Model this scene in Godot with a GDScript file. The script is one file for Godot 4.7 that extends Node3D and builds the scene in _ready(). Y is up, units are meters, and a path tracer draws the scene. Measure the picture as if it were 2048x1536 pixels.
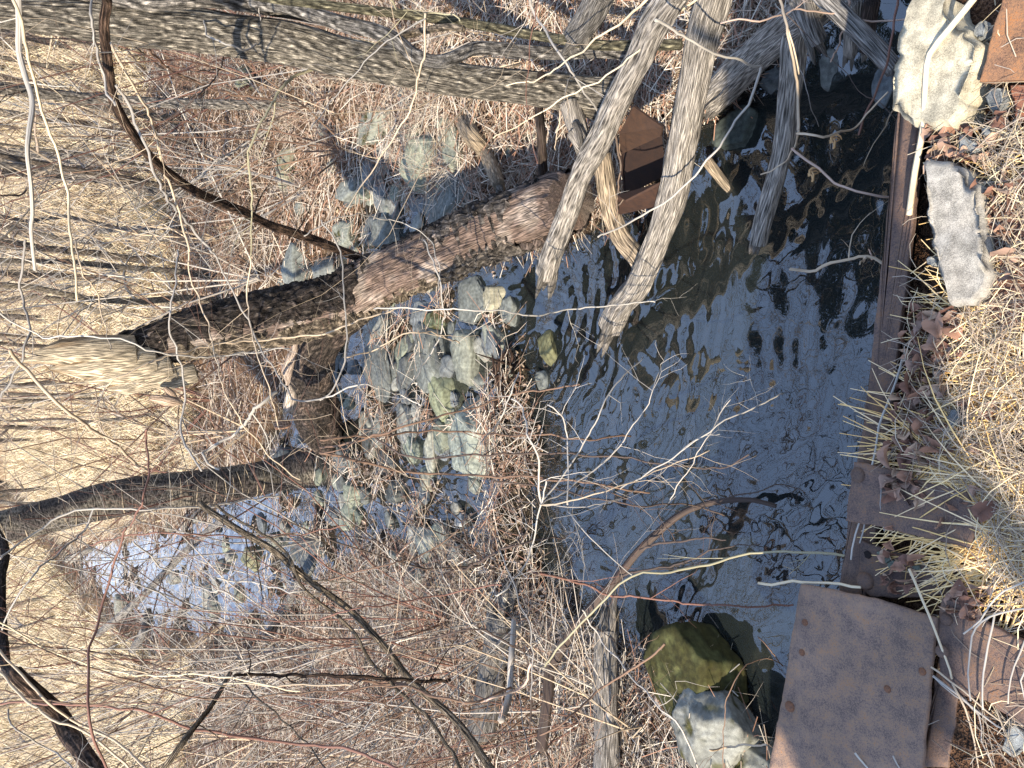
extends Node3D

const PITCH := 0.576
const F := 1541.0
const EYE := Vector3(0, 1.6, 0)
var rng := RandomNumberGenerator.new()
var nz := FastNoiseLite.new()
var used := {}
var M := {}
const COL := {
	"grey": Color(.25, .23, .205), "pale": Color(.37, .33, .28), "white": Color(.35, .32, .275), "cream": Color(.56, .46, .31), "tan": Color(.42, .33, .23),
	"brown": Color(.15, .095, .065), "dark": Color(.075, .055, .045), "red": Color(.15, .08, .06), "pink": Color(.40, .29, .225), "olive": Color(.25, .225, .145), "drift": Color(.37, .33, .28),
}

# ---------------------------------------------------------------- places
# The picture was taken with the camera turned on its side: the picture's left is up.
func ray(px: float, py: float) -> Vector3:
	var a := (768.0 - py) / F
	var b := (1024.0 - px) / F
	return Vector3(a, b * cos(PITCH) - sin(PITCH), -b * sin(PITCH) - cos(PITCH))

func at_dist(px: float, py: float, d: float) -> Vector3:      # a point at the horizontal distance d ahead
	var r := ray(px, py)
	return EYE + r * (d / -r.z)

func at_level(px: float, py: float, y: float) -> Vector3:     # a point at the height y
	var r := ray(px, py)
	return EYE + r * ((y - EYE.y) / r.y)

func at_ground(px: float, py: float) -> Vector3:
	var r := ray(px, py)
	var t := 2.2
	while t < 90.0:
		var p := EYE + r * t
		if p.y < maxf(land(p.x, p.z), wet(p.x, p.z)):
			return p
		t += 0.03 + t * 0.004
	return EYE + r * t

func depth(p: Vector3) -> float:
	return (p - EYE).dot(Vector3(0, -sin(PITCH), -cos(PITCH)))

const EDGE_Z := [0.5, -0.6, -2.0, -2.55, -2.9, -3.6, -4.4, -4.8, -5.5, -6.4, -7.2, -8.0, -9.3, -11.0, -14.0, -18.0, -24.0, -32.0]
const EDGE_L := [-2.0, -2.0, -1.95, -1.8, -1.45, -1.72, -1.5, -1.3, -1.25, -1.4, -1.6, -1.9, -2.8, -3.5, -4.3, -5.2, -6.2, -7.0]
const EDGE_R := [2.0, 2.0, 1.9, 1.75, 1.5, 1.05, 1.0, 1.1, 1.4, 1.9, 1.9, 1.6, 0.2, -1.3, -2.3, -3.2, -4.4, -6.0]

func edge(t: Array, z: float) -> float:
	if z >= EDGE_Z[0]:
		return t[0]
	for i in range(1, EDGE_Z.size()):
		if z >= EDGE_Z[i]:
			return lerpf(t[i - 1], t[i], (EDGE_Z[i - 1] - z) / (EDGE_Z[i - 1] - EDGE_Z[i]))
	return t[-1] - 0.05 * (EDGE_Z[-1] - z)

func level(z: float) -> float:                                 # of the water
	if z > -4.6:
		return -1.6
	if z > -4.95:
		return lerpf(-1.6, -1.5, (-4.6 - z) / 0.35)
	return -1.5 + 0.038 * (-4.95 - z)

func outside(x: float, z: float) -> float:                     # metres from the water's edge, negative over water
	var l := edge(EDGE_L, z)
	var r := edge(EDGE_R, z)
	return maxf(l - x, x - r) + nz.get_noise_2d(x * 60.0, z * 60.0) * 0.16

func wet(x: float, z: float) -> float:
	return level(z) if z > -31.0 and outside(x, z) < 0.25 else -99.0

func land(x: float, z: float) -> float:
	var d := outside(x, z)
	var w := level(z)
	var far := sqrt(x * x + z * z)
	var rough := nz.get_noise_2d(x * 90.0 + 50.0, z * 90.0) * 0.07 + nz.get_noise_2d(x * 16.0, z * 16.0 + 90.0) * 0.3 * clampf((far - 4.0) / 12.0, 0.0, 1.0)
	if d < 0.0:
		var deep := 0.34 if z > -4.6 else 0.10
		if z < -4.5:
			var bar := nz.get_noise_2d(x * 75.0 + 300.0, z * 55.0) + 0.5 * nz.get_noise_2d(x * 170.0, z * 130.0)
			var open_ := 0.08 if z < -10.0 else 0.05
			var berm := 0.15 * exp(-pow((z + 4.78) / 0.17, 2.0)) * smoothstep(0.40, 0.12, x + 0.08 * nz.get_noise_1d(x * 200.0)) * (1.0 + 0.6 * nz.get_noise_2d(x * 120.0, 5.0))
			return w - minf(open_, 0.01 - d * 0.3) + bar * (0.13 if z > -8.0 else 0.19) + berm + rough * 0.5
		var lip := 0.15 * exp(-pow((z + 4.78) / 0.17, 2.0)) * smoothstep(0.40, 0.12, x) * (1.0 + 0.6 * nz.get_noise_2d(x * 120.0, 5.0))
		return w - minf(deep, 0.02 - d * 0.45) + rough * 0.5 + lip
	var y := w + 0.03 + minf(d, 0.35) * 0.38 + maxf(d - 0.35, 0.0) * (0.10 if x < 0.0 else 0.13) + rough * minf(1.0, 0.3 + d * 2.0) + 0.10 * maxf(0.0, far - 70.0)
	var f := smoothstep(-2.3, -1.1, z) * smoothstep(0.15, 0.9, d)
	return lerpf(y, -0.1, f)

# ---------------------------------------------------------------- names
func numbered(called: String) -> String:
	var n: int = used.get(called, 0)
	used[called] = n + 1
	return called if n == 0 else "%s_%03d" % [called, n]

func tag(o: Node, label: String, category: String, group := "") -> Node:
	o.set_meta("label", label)
	o.set_meta("category", category)
	if group:
		o.set_meta("group", group)
	return o

func thing(called: String, label: String, category: String, at := Vector3.ZERO, group := "") -> Node3D:
	var o := Node3D.new()
	o.name = numbered(called)
	add_child(o)
	o.position = at
	tag(o, label, category, group)
	return o

func kind(o: Node, k: String) -> Node:
	o.set_meta("kind", k)
	return o

# ---------------------------------------------------------------- meshes
class Shape:
	var v := PackedVector3Array()
	var c := PackedColorArray()
	var u := PackedVector2Array()
	var i := PackedInt32Array()
	func mesh(smooth := true, shift := Vector3.ZERO) -> ArrayMesh:
		var a := []
		a.resize(Mesh.ARRAY_MAX)
		if shift != Vector3.ZERO:
			for k in v.size():
				v[k] -= shift
		a[Mesh.ARRAY_VERTEX] = v
		a[Mesh.ARRAY_COLOR] = c
		a[Mesh.ARRAY_TEX_UV] = u
		a[Mesh.ARRAY_INDEX] = i
		if not smooth:
			var f := ArrayMesh.new()
			f.add_surface_from_arrays(Mesh.PRIMITIVE_TRIANGLES, a)
			return f
		var st := SurfaceTool.new()
		st.create_from_arrays(a)
		st.generate_normals()
		return st.commit()

func put(called: String, s: Shape, mat: Material, parent: Node = null, smooth := true) -> MeshInstance3D:
	var o := MeshInstance3D.new()
	var p: Node = parent if parent else self
	var shift: Vector3 = p.position if parent and parent is Node3D else Vector3.ZERO
	if parent and parent.get_parent() is Node3D and parent.get_parent() != self:
		shift += parent.get_parent().position
	o.mesh = s.mesh(smooth, shift)
	o.set_surface_override_material(0, mat)
	o.name = called if parent else numbered(called)
	p.add_child(o, true)
	return o

func put_alone(called: String, s: Shape, mat: Material, smooth := true) -> MeshInstance3D:   # a thing that is one mesh, its origin at its middle
	var lo := s.v[0]
	var hi := s.v[0]
	for p in s.v:
		lo = lo.min(p)
		hi = hi.max(p)
	var mid := Vector3((lo.x + hi.x) / 2, lo.y, (lo.z + hi.z) / 2)
	var o := MeshInstance3D.new()
	o.mesh = s.mesh(smooth, mid)
	o.set_surface_override_material(0, mat)
	o.position = mid
	o.name = numbered(called)
	add_child(o)
	return o

func spline(p: PackedVector3Array, r: PackedFloat32Array, step: float) -> Array:
	var op := PackedVector3Array()
	var orr := PackedFloat32Array()
	var n := p.size()
	for k in n - 1:
		var a := p[maxi(k - 1, 0)]
		var d := p[mini(k + 2, n - 1)]
		var m := maxi(1, int(ceil(p[k].distance_to(p[k + 1]) / step)))
		for j in m:
			var t := float(j) / m
			op.append(p[k].cubic_interpolate(p[k + 1], a, d, t))
			orr.append(lerpf(r[k], r[k + 1], t))
	op.append(p[n - 1])
	orr.append(r[n - 1])
	return [op, orr]

# a bent, tapered stem; rough is the share of the radius that ridges take, lon how stretched they are along it
func tube(s: Shape, p: PackedVector3Array, r: PackedFloat32Array, sides: int, col: Color, rough := 0.0, freq := 1.0, lon := 0.2, col2 := Color(0, 0, 0, 0), part := Vector2(0, 1), thick := 0.0, caps := true) -> void:
	var n := p.size()
	var t0 := (p[1] - p[0]).normalized()
	var nn := t0.cross(Vector3.UP if absf(t0.y) < 0.9 else Vector3.RIGHT).normalized()
	var base := s.v.size()
	var along := 0.0
	var round_u := maxf(1.0, roundf(TAU * r[0] / 0.22)) if r[0] > 0.03 else 1.0
	var sd := p[0].x * 31.0 + p[0].z * 17.0
	for k in n:
		var t := (p[mini(k + 1, n - 1)] - p[maxi(k - 1, 0)]).normalized()
		nn = (nn - t * nn.dot(t)).normalized()
		var bn := t.cross(nn)
		if k > 0:
			along += p[k].distance_to(p[k - 1])
		for j in sides + 1:
			var q := part.x + (part.y - part.x) * (float(j) / sides)
			var a := TAU * q
			var cs := cos(a)
			var sn := sin(a)
			var rr := r[k]
			var cc := col
			if rough > 0.0:
				var g := 40.0 * freq
				var h := nz.get_noise_3d(cs * g + sd, sn * g, along * g * lon * 6.0) + 0.45 * nz.get_noise_3d(cs * g * 3.0, sn * g * 3.0 + sd, along * g * lon * 14.0)
				rr *= 1.0 + rough * h
				var f := nz.get_noise_3d(cs * 25.0 + sd, sn * 25.0, along * 90.0)
				cc = col * (1.0 + (0.22 if sides > 20 else 0.5) * h * minf(1.0, rough * 5.0) + 0.25 * f)
				if col2.a > 0.0:
					cc = cc.lerp(col2 * (1.0 + 0.5 * h), smoothstep(0.02, 0.22, f))
				cc.a = 1.0
			s.v.append(p[k] + (nn * cs + bn * sn) * rr)
			s.c.append(cc)
			s.u.append(Vector2(q * round_u, along / 0.45))
	var w := sides + 1
	for k in n - 1:
		for j in sides:
			var a := base + k * w + j
			s.i.append_array(PackedInt32Array([a, a + w, a + 1, a + 1, a + w, a + w + 1]))
	if caps and part == Vector2(0, 1):
		for e in [0, n - 1]:
			var m := s.v.size()
			s.v.append(p[e] + (p[e] - p[1 if e == 0 else n - 2]).normalized() * r[e] * 0.35)
			s.c.append(col * 0.6)
			s.u.append(Vector2(0.5, along / 0.45))
			for j in sides:
				var a: int = base + e * w + j
				s.i.append_array(PackedInt32Array([m, a, a + 1] if e == 0 else [m, a + 1, a]))

# twigs growing from a point
func grow(s: Shape, p: Vector3, dir: Vector3, length: float, r: float, col: Color, deep: int) -> void:
	var pts := PackedVector3Array([p])
	var rad := PackedFloat32Array([r])
	var n := 4
	var d := dir
	for k in n:
		d = (d + Vector3(rng.randf_range(-1, 1), rng.randf_range(-1, 1), rng.randf_range(-1, 1)) * 0.28 + Vector3(0, 0.04, 0)).normalized()
		p += d * length / n
		pts.append(p)
		rad.append(r * (1.0 - 0.72 * (k + 1) / n))
		if deep > 0 and rng.randf() < 0.75:
			var side := d.cross(Vector3(rng.randf_range(-1, 1), rng.randf_range(-1, 1), rng.randf_range(-1, 1))).normalized()
			grow(s, p, (d + side * rng.randf_range(0.6, 1.3)).normalized(), length * rng.randf_range(0.3, 0.65), maxf(0.0008, rad[-1] * 0.7), col * rng.randf_range(0.8, 1.25), deep - 1)
	tube(s, pts, rad, 3 if r < 0.004 else 4, col, 0.0, 1.0, 0.2, Color(0, 0, 0, 0), Vector2(0, 1), 0.0, false)

# "D 5.4 3.0 w 18 20 c brown t 6 : 745 522 700 509": a stem along picture points; D gives horizontal distances, y heights, w widths in picture points, t side twigs
func stem(s: Shape, text: String, scale := 1.0) -> Array:
	var half := text.split(":")
	var head := half[0].strip_edges().split(" ", false)
	var nums := half[1].strip_edges().split(" ", false)
	var mode := head[0]
	var a := float(head[1])
	var b := float(head[2])
	var w0 := float(head[4])
	var w1 := float(head[5])
	var col: Color = COL[head[7]]
	var twigs := int(head[9]) if head.size() > 9 else 0
	var n := nums.size() / 2
	var total := 0.0
	var run := PackedFloat32Array([0.0])
	for k in range(1, n):
		total += Vector2(float(nums[k * 2]), float(nums[k * 2 + 1])).distance_to(Vector2(float(nums[k * 2 - 2]), float(nums[k * 2 - 1])))
		run.append(total)
	var p := PackedVector3Array()
	var r := PackedFloat32Array()
	var wob := rng.randf() * 100.0
	for k in n:
		var t := run[k] / total
		var x := float(nums[k * 2])
		var y := float(nums[k * 2 + 1])
		var q: Vector3
		if mode == "D":
			q = at_dist(x, y, lerpf(a, b, t) * (1.0 + 0.04 * sin(wob + t * 7.0)))
		else:
			q = at_level(x, y, lerpf(a, b, t))
		p.append(q)
		r.append(lerpf(w0, w1, t) * 0.5 * depth(q) / F * scale)
	var wide := maxf(w0, w1)
	if wide < 12:
		for k in n:
			r[k] *= 0.66
	var fine := spline(p, r, 0.035 if wide < 12 else 0.03)
	if wide < 12:
		var fp: PackedVector3Array = fine[0]
		for k in range(1, fp.size()):
			var dd := depth(fp[k]) * 0.0032
			fp[k] += Vector3(nz.get_noise_1d(k * 11.0 + wob * 50.0), nz.get_noise_1d(k * 11.0 + wob * 90.0 + 400.0), nz.get_noise_1d(k * 9.0 + wob * 20.0 + 800.0)) * dd
			fine[1][k] *= 1.0 + 0.35 * maxf(0.0, nz.get_noise_1d(k * 45.0 + wob * 70.0) - 0.25)
		fine[0] = fp
	col = col * rng.randf_range(0.85, 1.15)
	tube(s, fine[0], fine[1], 4 if wide < 5 else 6 if wide < 12 else 30, col, 0.24 if wide >= 12 else 0.1, 2.6 if wide >= 12 else 1.0, 0.10 if wide >= 12 else 0.25)
	for k in twigs:
		var m := rng.randi_range(1, fine[0].size() - 2)
		var d: Vector3 = (fine[0][m + 1] - fine[0][m - 1]).normalized()
		var side := d.cross(Vector3(rng.randf_range(-1, 1), rng.randf_range(-1, 1), rng.randf_range(-1, 1))).normalized()
		var rr: float = fine[1][m]
		var dd: float = depth(fine[0][m])
		grow(s, fine[0][m], (d * 0.8 + side).normalized(), rng.randf_range(0.05, 0.14) * dd * 0.8, minf(rr * 0.55, 0.0012 * dd), col * rng.randf_range(0.9, 1.3), 1)
	return fine

func plant(called: String, label: String, category: String, stems: Array, part := "stem", mat := "twig", group := "") -> Node3D:
	var o: Node3D = null
	for text in stems:
		var s := Shape.new()
		var f := stem(s, text)
		if o == null:
			o = thing(called, label, category, f[0][0], group)
		put(part, s, M[mat], o)
	return o

# a rounded, faceted stone
func stone_shape(size: Vector3, seed_: int, col: Color, planes := 10, fine := 1) -> Shape:
	var s := Shape.new()
	var g := RandomNumberGenerator.new()
	g.seed = seed_
	var ps := []
	for k in planes:
		var a := TAU * (k + g.randf_range(-0.38, 0.38)) / planes
		ps.append([Vector3(cos(a), g.randf_range(-0.35, 0.5), sin(a)).normalized(), g.randf_range(0.62, 0.95)])
	for k in 4:
		ps.append([Vector3(g.randfn(), absf(g.randfn()) + 0.5, g.randfn()).normalized(), g.randf_range(0.68, 0.92)])
	ps.append([Vector3(g.randf_range(-.25, .25), 1, g.randf_range(-.25, .25)).normalized(), g.randf_range(0.5, 0.72)])
	ps.append([Vector3(0, -1, 0), 0.8])
	var rows := 10 * fine
	var cols := 16 * fine
	for a in rows + 1:
		for b in cols + 1:
			var th := PI * a / rows
			var ph := TAU * (b % cols) / cols
			var d := Vector3(sin(th) * cos(ph), cos(th), sin(th) * sin(ph))
			var r := 1.25
			for q in ps:
				var k: float = d.dot(q[0])
				if k > 0.05:
					r = minf(r, q[1] / k)
			r = r * 0.97 + 0.02
			r += 0.05 * nz.get_noise_3d(d.x * 110 + seed_ * 9, d.y * 110, d.z * 110) + 0.02 * nz.get_noise_3d(d.x * 320 + seed_ * 9, d.y * 320, d.z * 320)
			s.v.append(d * r * size)
			var f := nz.get_noise_3d(d.x * 45 + seed_ * 5, d.y * 45, d.z * 45)
			var c := col * (1.0 + 0.35 * f)
			c.a = 1.0
			s.c.append(c)
			s.u.append(Vector2(b, a))
	var w := cols + 1
	for a in rows:
		for b in cols:
			var k := a * w + b
			s.i.append_array(PackedInt32Array([k, k + 1, k + w, k + 1, k + w + 1, k + w]))
	return s

# x and y: the stone's middle in the picture; hx, hy: half its extent there
func rock(label: String, x: float, y: float, hx: float, hy: float, col: Color, turn := 0.0, tall := 0.74, group := "", moss := 0.0) -> void:
	var p := at_ground(x + hx * 0.35, y)
	var k := depth(p) / F * 1.16
	var size := Vector3(hy * k, maxf(hx * k * tall, 0.015), hx * k * 1.15)
	var s := stone_shape(size, int(x * 7 + y * 13), Color(col.r * 1.03, col.g, col.b * .96), 7, 4 if hx > 40 else 3 if hx > 22 else 2)
	if moss > 0.0:
		for n in s.v.size():
			var q := s.v[n]
			var f := nz.get_noise_3d(q.x * 300, q.y * 300 + x, q.z * 300)
			s.c[n] = s.c[n].lerp(Color(.062, .058, .02) * (1.0 + f), smoothstep(-0.25, 0.2, f + moss - 0.5))
	var o := MeshInstance3D.new()
	o.mesh = s.mesh(true)
	o.set_surface_override_material(0, M.stone)
	o.name = numbered("rock")
	add_child(o)
	o.position = p + Vector3(0, size.y * 0.36, 0)
	o.rotation = Vector3(rng.randf_range(-.12, .12), turn, rng.randf_range(-.12, .12))
	tag(o, label, "rock", group)

# a flat piece with an outline given in picture points on the height y
func slab(outline: Array, y: float, thick: float, col: Color, bevel: float, wob := 0.0, many := 48, bump := 0.0) -> Shape:
	var s := Shape.new()
	var o := PackedVector2Array()
	for k in range(0, outline.size(), 2):
		var q := at_level(outline[k], outline[k + 1], y)
		o.append(Vector2(q.x, q.z))
	return slab_world(o, y, thick, col, bevel, wob, many, bump)

func slab_world(o: PackedVector2Array, y: float, thick: float, col: Color, bevel: float, wob := 0.0, many := 48, bump := 0.0) -> Shape:
	var s := Shape.new()
	var per := 0.0
	var n := o.size()
	var area := 0.0
	for k in n:
		per += o[k].distance_to(o[(k + 1) % n])
		area += o[k].cross(o[(k + 1) % n])
	if area < 0:
		o.reverse()
	var ring := PackedVector2Array()
	for k in n:
		var a := o[k]
		var b := o[(k + 1) % n]
		var m := maxi(1, roundi(many * a.distance_to(b) / per))
		for j in m:
			var q := a.lerp(b, float(j) / m)
			ring.append(q + Vector2(nz.get_noise_2d(q.x * 900, q.y * 900), nz.get_noise_2d(q.x * 900 + 70, q.y * 900)) * wob)
	var mid := Vector2.ZERO
	for q in ring:
		mid += q
	mid /= ring.size()
	var w := ring.size()
	var lv := [[0.35, 0.0], [0.7, 0.0], [0.9, 0.0], [-bevel, 0.0], [0.0, -bevel], [0.0, -thick]]
	s.v.append(Vector3(mid.x, y + bump * nz.get_noise_2d(mid.x * 300, mid.y * 300), mid.y))
	s.c.append(col)
	s.u.append(mid)
	for l in lv:
		for q in ring:
			var e: Vector2
			if l[0] > 0.0:
				e = mid.lerp(q, l[0])
			else:
				e = q + (mid - q).normalized() * -l[0]
			var f := nz.get_noise_2d(e.x * 160, e.y * 160)
			s.v.append(Vector3(e.x, y + l[1] + bump * (nz.get_noise_2d(e.x * 300, e.y * 300) if l[1] == 0.0 else 0.0), e.y))
			var c: Color = col * (1.0 + 0.22 * f)
			c.a = 1
			s.c.append(c)
			s.u.append(e)
	for j in w:
		s.i.append_array(PackedInt32Array([0, 1 + j, 1 + (j + 1) % w]))
	for k in lv.size() - 1:
		for j in w:
			var a := 1 + k * w + j
			var b := 1 + k * w + (j + 1) % w
			s.i.append_array(PackedInt32Array([a, a + w, b, b, a + w, b + w]))
	return s

func box(s: Shape, lo: Vector3, hi: Vector3, col: Color) -> void:
	for f in [[0, 1, 2], [1, 2, 0], [2, 0, 1]]:
		for e in 2:
			var b := s.v.size()
			for q in [[0, 0], [1, 0], [1, 1], [0, 1]]:
				var p := Vector3.ZERO
				p[f[0]] = hi[f[0]] if e else lo[f[0]]
				p[f[1]] = hi[f[1]] if q[0] else lo[f[1]]
				p[f[2]] = hi[f[2]] if q[1] else lo[f[2]]
				s.v.append(p)
				s.c.append(col)
				s.u.append(Vector2(q[0], q[1]))
			s.i.append_array(PackedInt32Array([b, b + 2, b + 1, b, b + 3, b + 2] if e else [b, b + 1, b + 2, b, b + 2, b + 3]))

# ---------------------------------------------------------------- textures
func noise_image(seed_: int, freq: float, w: int, h: int, octaves := 4, ridged := false) -> Image:
	var n := FastNoiseLite.new()
	n.noise_type = FastNoiseLite.TYPE_SIMPLEX_SMOOTH
	n.seed = seed_
	n.frequency = freq
	n.fractal_type = FastNoiseLite.FRACTAL_RIDGED if ridged else FastNoiseLite.FRACTAL_FBM
	n.fractal_octaves = octaves
	var im := n.get_seamless_image(w, h)
	im.convert(Image.FORMAT_L8)
	if w != 512 or h != 512:
		im.resize(512, 512, Image.INTERPOLATE_CUBIC)
	return im

func grey_tex(layers: Array, gain: float, lift: float, tints: Array = []) -> ImageTexture:   # layers: [image, weight]
	var out := PackedByteArray()
	out.resize(512 * 512 * 3)
	var d := []
	for l in layers:
		d.append(l[0].get_data())
	var nl := layers.size()
	for k in 512 * 512:
		var v := 0.0
		for l in nl:
			v += (d[l][k] / 255.0 - 0.5) * layers[l][1]
		v = clampf(lift + v * gain, 0.0, 1.0)
		if tints:
			var t := v * (tints.size() - 1)
			var a := mini(int(t), tints.size() - 2)
			var c: Color = tints[a].lerp(tints[a + 1], t - a)
			out[k * 3] = int(c.r * 255)
			out[k * 3 + 1] = int(c.g * 255)
			out[k * 3 + 2] = int(c.b * 255)
		else:
			var b := int(v * 255)
			out[k * 3] = b
			out[k * 3 + 1] = b
			out[k * 3 + 2] = b
	return ImageTexture.create_from_image(Image.create_from_data(512, 512, false, Image.FORMAT_RGB8, out))

func mat(tex: Texture2D, height: Texture2D, relief: float, rough: float, tri := 0.0, world := true) -> StandardMaterial3D:
	var m := StandardMaterial3D.new()
	m.vertex_color_use_as_albedo = true
	m.roughness = rough
	m.metallic_specular = 0.3
	if tex:
		m.albedo_texture = tex
	if height:
		m.heightmap_enabled = true
		m.heightmap_texture = height
		m.heightmap_scale = relief
	if tri > 0.0:
		m.uv1_triplanar = true
		m.uv1_world_triplanar = world
		m.uv1_scale = Vector3.ONE * tri
	return m

func materials() -> void:
	var ridge := noise_image(3, 0.04, 220, 52, 4, true)
	var ridge2 := noise_image(9, 0.07, 320, 80, 4)
	var grain := noise_image(4, 0.09, 420, 44, 4)
	var grain2 := noise_image(5, 0.05, 240, 40, 3, true)
	var speck := noise_image(6, 0.09, 512, 512, 4)
	var blot := noise_image(7, 0.012, 512, 512, 5)
	var fine := noise_image(8, 0.25, 512, 512, 2)
	var bark := grey_tex([[ridge, 0.55], [ridge2, 0.55], [blot, 0.9], [speck, 0.35], [fine, 0.6]], 0.9, 0.72)
	var wood := grey_tex([[grain, 1.2], [grain2, 0.6], [fine, 0.45]], 0.72, 0.76)
	var stone := grey_tex([[speck, 0.35], [blot, 0.6], [fine, 0.8]], 0.65, 0.78)
	var rust := grey_tex([[blot, 0.8], [speck, 0.7], [fine, 1.2]], 0.72, 0.46, [Color(.52, .48, .49), Color(.68, .63, .61), Color(.80, .73, .68), Color(.92, .80, .68), Color(.90, .66, .44)])
	var soil := grey_tex([[speck, 1.2], [fine, 0.9], [blot, 0.5]], 1.0, 0.55, [Color(.20, .16, .135), Color(.48, .41, .35), Color(.70, .62, .54), Color(.88, .81, .73)])
	var rings := noise_image(12, 0.05, 24, 300, 3, true)
	var birch := grey_tex([[rings, 1.0], [fine, 0.4], [blot, 0.5]], 0.9, 0.62)
	M.bark = mat(bark, bark, 2.0, 0.95)
	M.bark.uv1_scale = Vector3(1, 1, 1)
	M.wood = mat(wood, wood, 0.7, 0.9)
	M.stone = mat(stone, stone, 0.16, 0.85, 3.6)
	M.rust = mat(rust, stone, 0.18, 0.75, 3.0)
	M.soil = mat(soil, soil, 2.0, 0.95, 1.7)
	M.birch = mat(birch, birch, 0.3, 0.6)
	M.twig = mat(null, null, 0, 0.8)
	M.leaf = mat(null, null, 0, 0.8)
	M.leaf.backlight_enabled = true
	M.leaf.backlight = Color(.25, .2, .12)
	M.grass = mat(null, null, 0, 0.7)
	var w := StandardMaterial3D.new()
	w.albedo_color = Color(.12, .14, .14, 0.70)
	w.transparency = BaseMaterial3D.TRANSPARENCY_ALPHA
	w.roughness = 0.03
	w.metallic_specular = 1.0
	w.clearcoat_enabled = true
	w.clearcoat = 1.0
	w.clearcoat_roughness = 0.03
	M.water = w

# ---------------------------------------------------------------- scattered copies
class Scatter:
	var t: Array[Transform3D] = []
	var c: Array[Color] = []
	func add(x: Transform3D, k: Color) -> void:
		t.append(x)
		c.append(k)

func scatter(called: String, sc: Scatter, mesh: Mesh, m: Material, label: String, category: String, parent: Node = null) -> void:
	var mm := MultiMesh.new()
	mm.transform_format = MultiMesh.TRANSFORM_3D
	mm.use_colors = true
	mm.mesh = mesh
	mm.instance_count = sc.t.size()
	for k in sc.t.size():
		mm.set_instance_transform(k, sc.t[k])
		mm.set_instance_color(k, sc.c[k])
	var o := MultiMeshInstance3D.new()
	o.multimesh = mm
	o.material_override = m
	o.name = called if parent else numbered(called)
	kind(o, "stuff")
	(parent if parent else self).add_child(o, true)
	if not parent:
		tag(o, label, category)

func leaf_mesh(seed_: int, length := 0.075) -> ArrayMesh:
	var g := RandomNumberGenerator.new()
	g.seed = seed_
	var s := Shape.new()
	var n := 5
	for k in n + 1:
		var t := float(k) / n
		var w := (sin(PI * pow(t, 0.8)) * 0.30 + 0.02) * length * g.randf_range(0.75, 1.25)
		var lift := length * (0.16 * sin(t * PI * g.randf_range(0.8, 1.4)) + 0.05 * g.randf())
		for e in [-1, 0, 1]:
			s.v.append(Vector3(e * w, lift + absf(e) * w * g.randf_range(0.2, 1.0), (t - 0.5) * length))
			s.c.append(Color.WHITE * g.randf_range(0.6, 1.2) * (0.8 if e == 0 else 1.0))
			s.u.append(Vector2(e, t))
	for k in n:
		for e in 2:
			var a := k * 3 + e
			s.i.append_array(PackedInt32Array([a, a + 1, a + 3, a + 1, a + 4, a + 3]))
	return s.mesh(false)

func blades_mesh(seed_: int, n: int, length: float, width: float, lying: float) -> ArrayMesh:
	var g := RandomNumberGenerator.new()
	g.seed = seed_
	var s := Shape.new()
	for b in n:
		var d := Vector3(g.randfn(), 0, g.randfn()).normalized()
		var p := Vector3(g.randfn(), 0, g.randfn()) * length * 0.16
		var dir := (d * lying + Vector3.UP * (1.05 - lying)).normalized()
		var side := d.cross(Vector3.UP).normalized()
		var l := length * g.randf_range(0.5, 1.1)
		var cc := Color.WHITE * g.randf_range(0.7, 1.2)
		var base := s.v.size()
		for k in 4:
			var t := k / 3.0
			var w := width * (1.0 - 0.8 * t)
			s.v.append(p + side * w)
			s.v.append(p - side * w)
			s.c.append(cc)
			s.c.append(cc)
			s.u.append(Vector2(0, t))
			s.u.append(Vector2(1, t))
			dir = (dir + Vector3(g.randf_range(-.2, .2), -0.28 * lying, g.randf_range(-.2, .2))).normalized()
			p += dir * l / 3.0
		for k in 3:
			var a := base + k * 2
			s.i.append_array(PackedInt32Array([a, a + 1, a + 2, a + 1, a + 3, a + 2]))
	return s.mesh(false)

func slope_basis(x: float, z: float, yaw: float, tilt: float) -> Basis:
	var e := 0.06
	var n := Vector3(land(x - e, z) - land(x + e, z), 2 * e, land(x, z - e) - land(x, z + e)).normalized()
	n = (n + Vector3(rng.randfn(), 0, rng.randfn()) * tilt).normalized()
	var f := Vector3(sin(yaw), 0, cos(yaw))
	var xx := n.cross(f).normalized()
	return Basis(xx, n, xx.cross(n))

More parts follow.
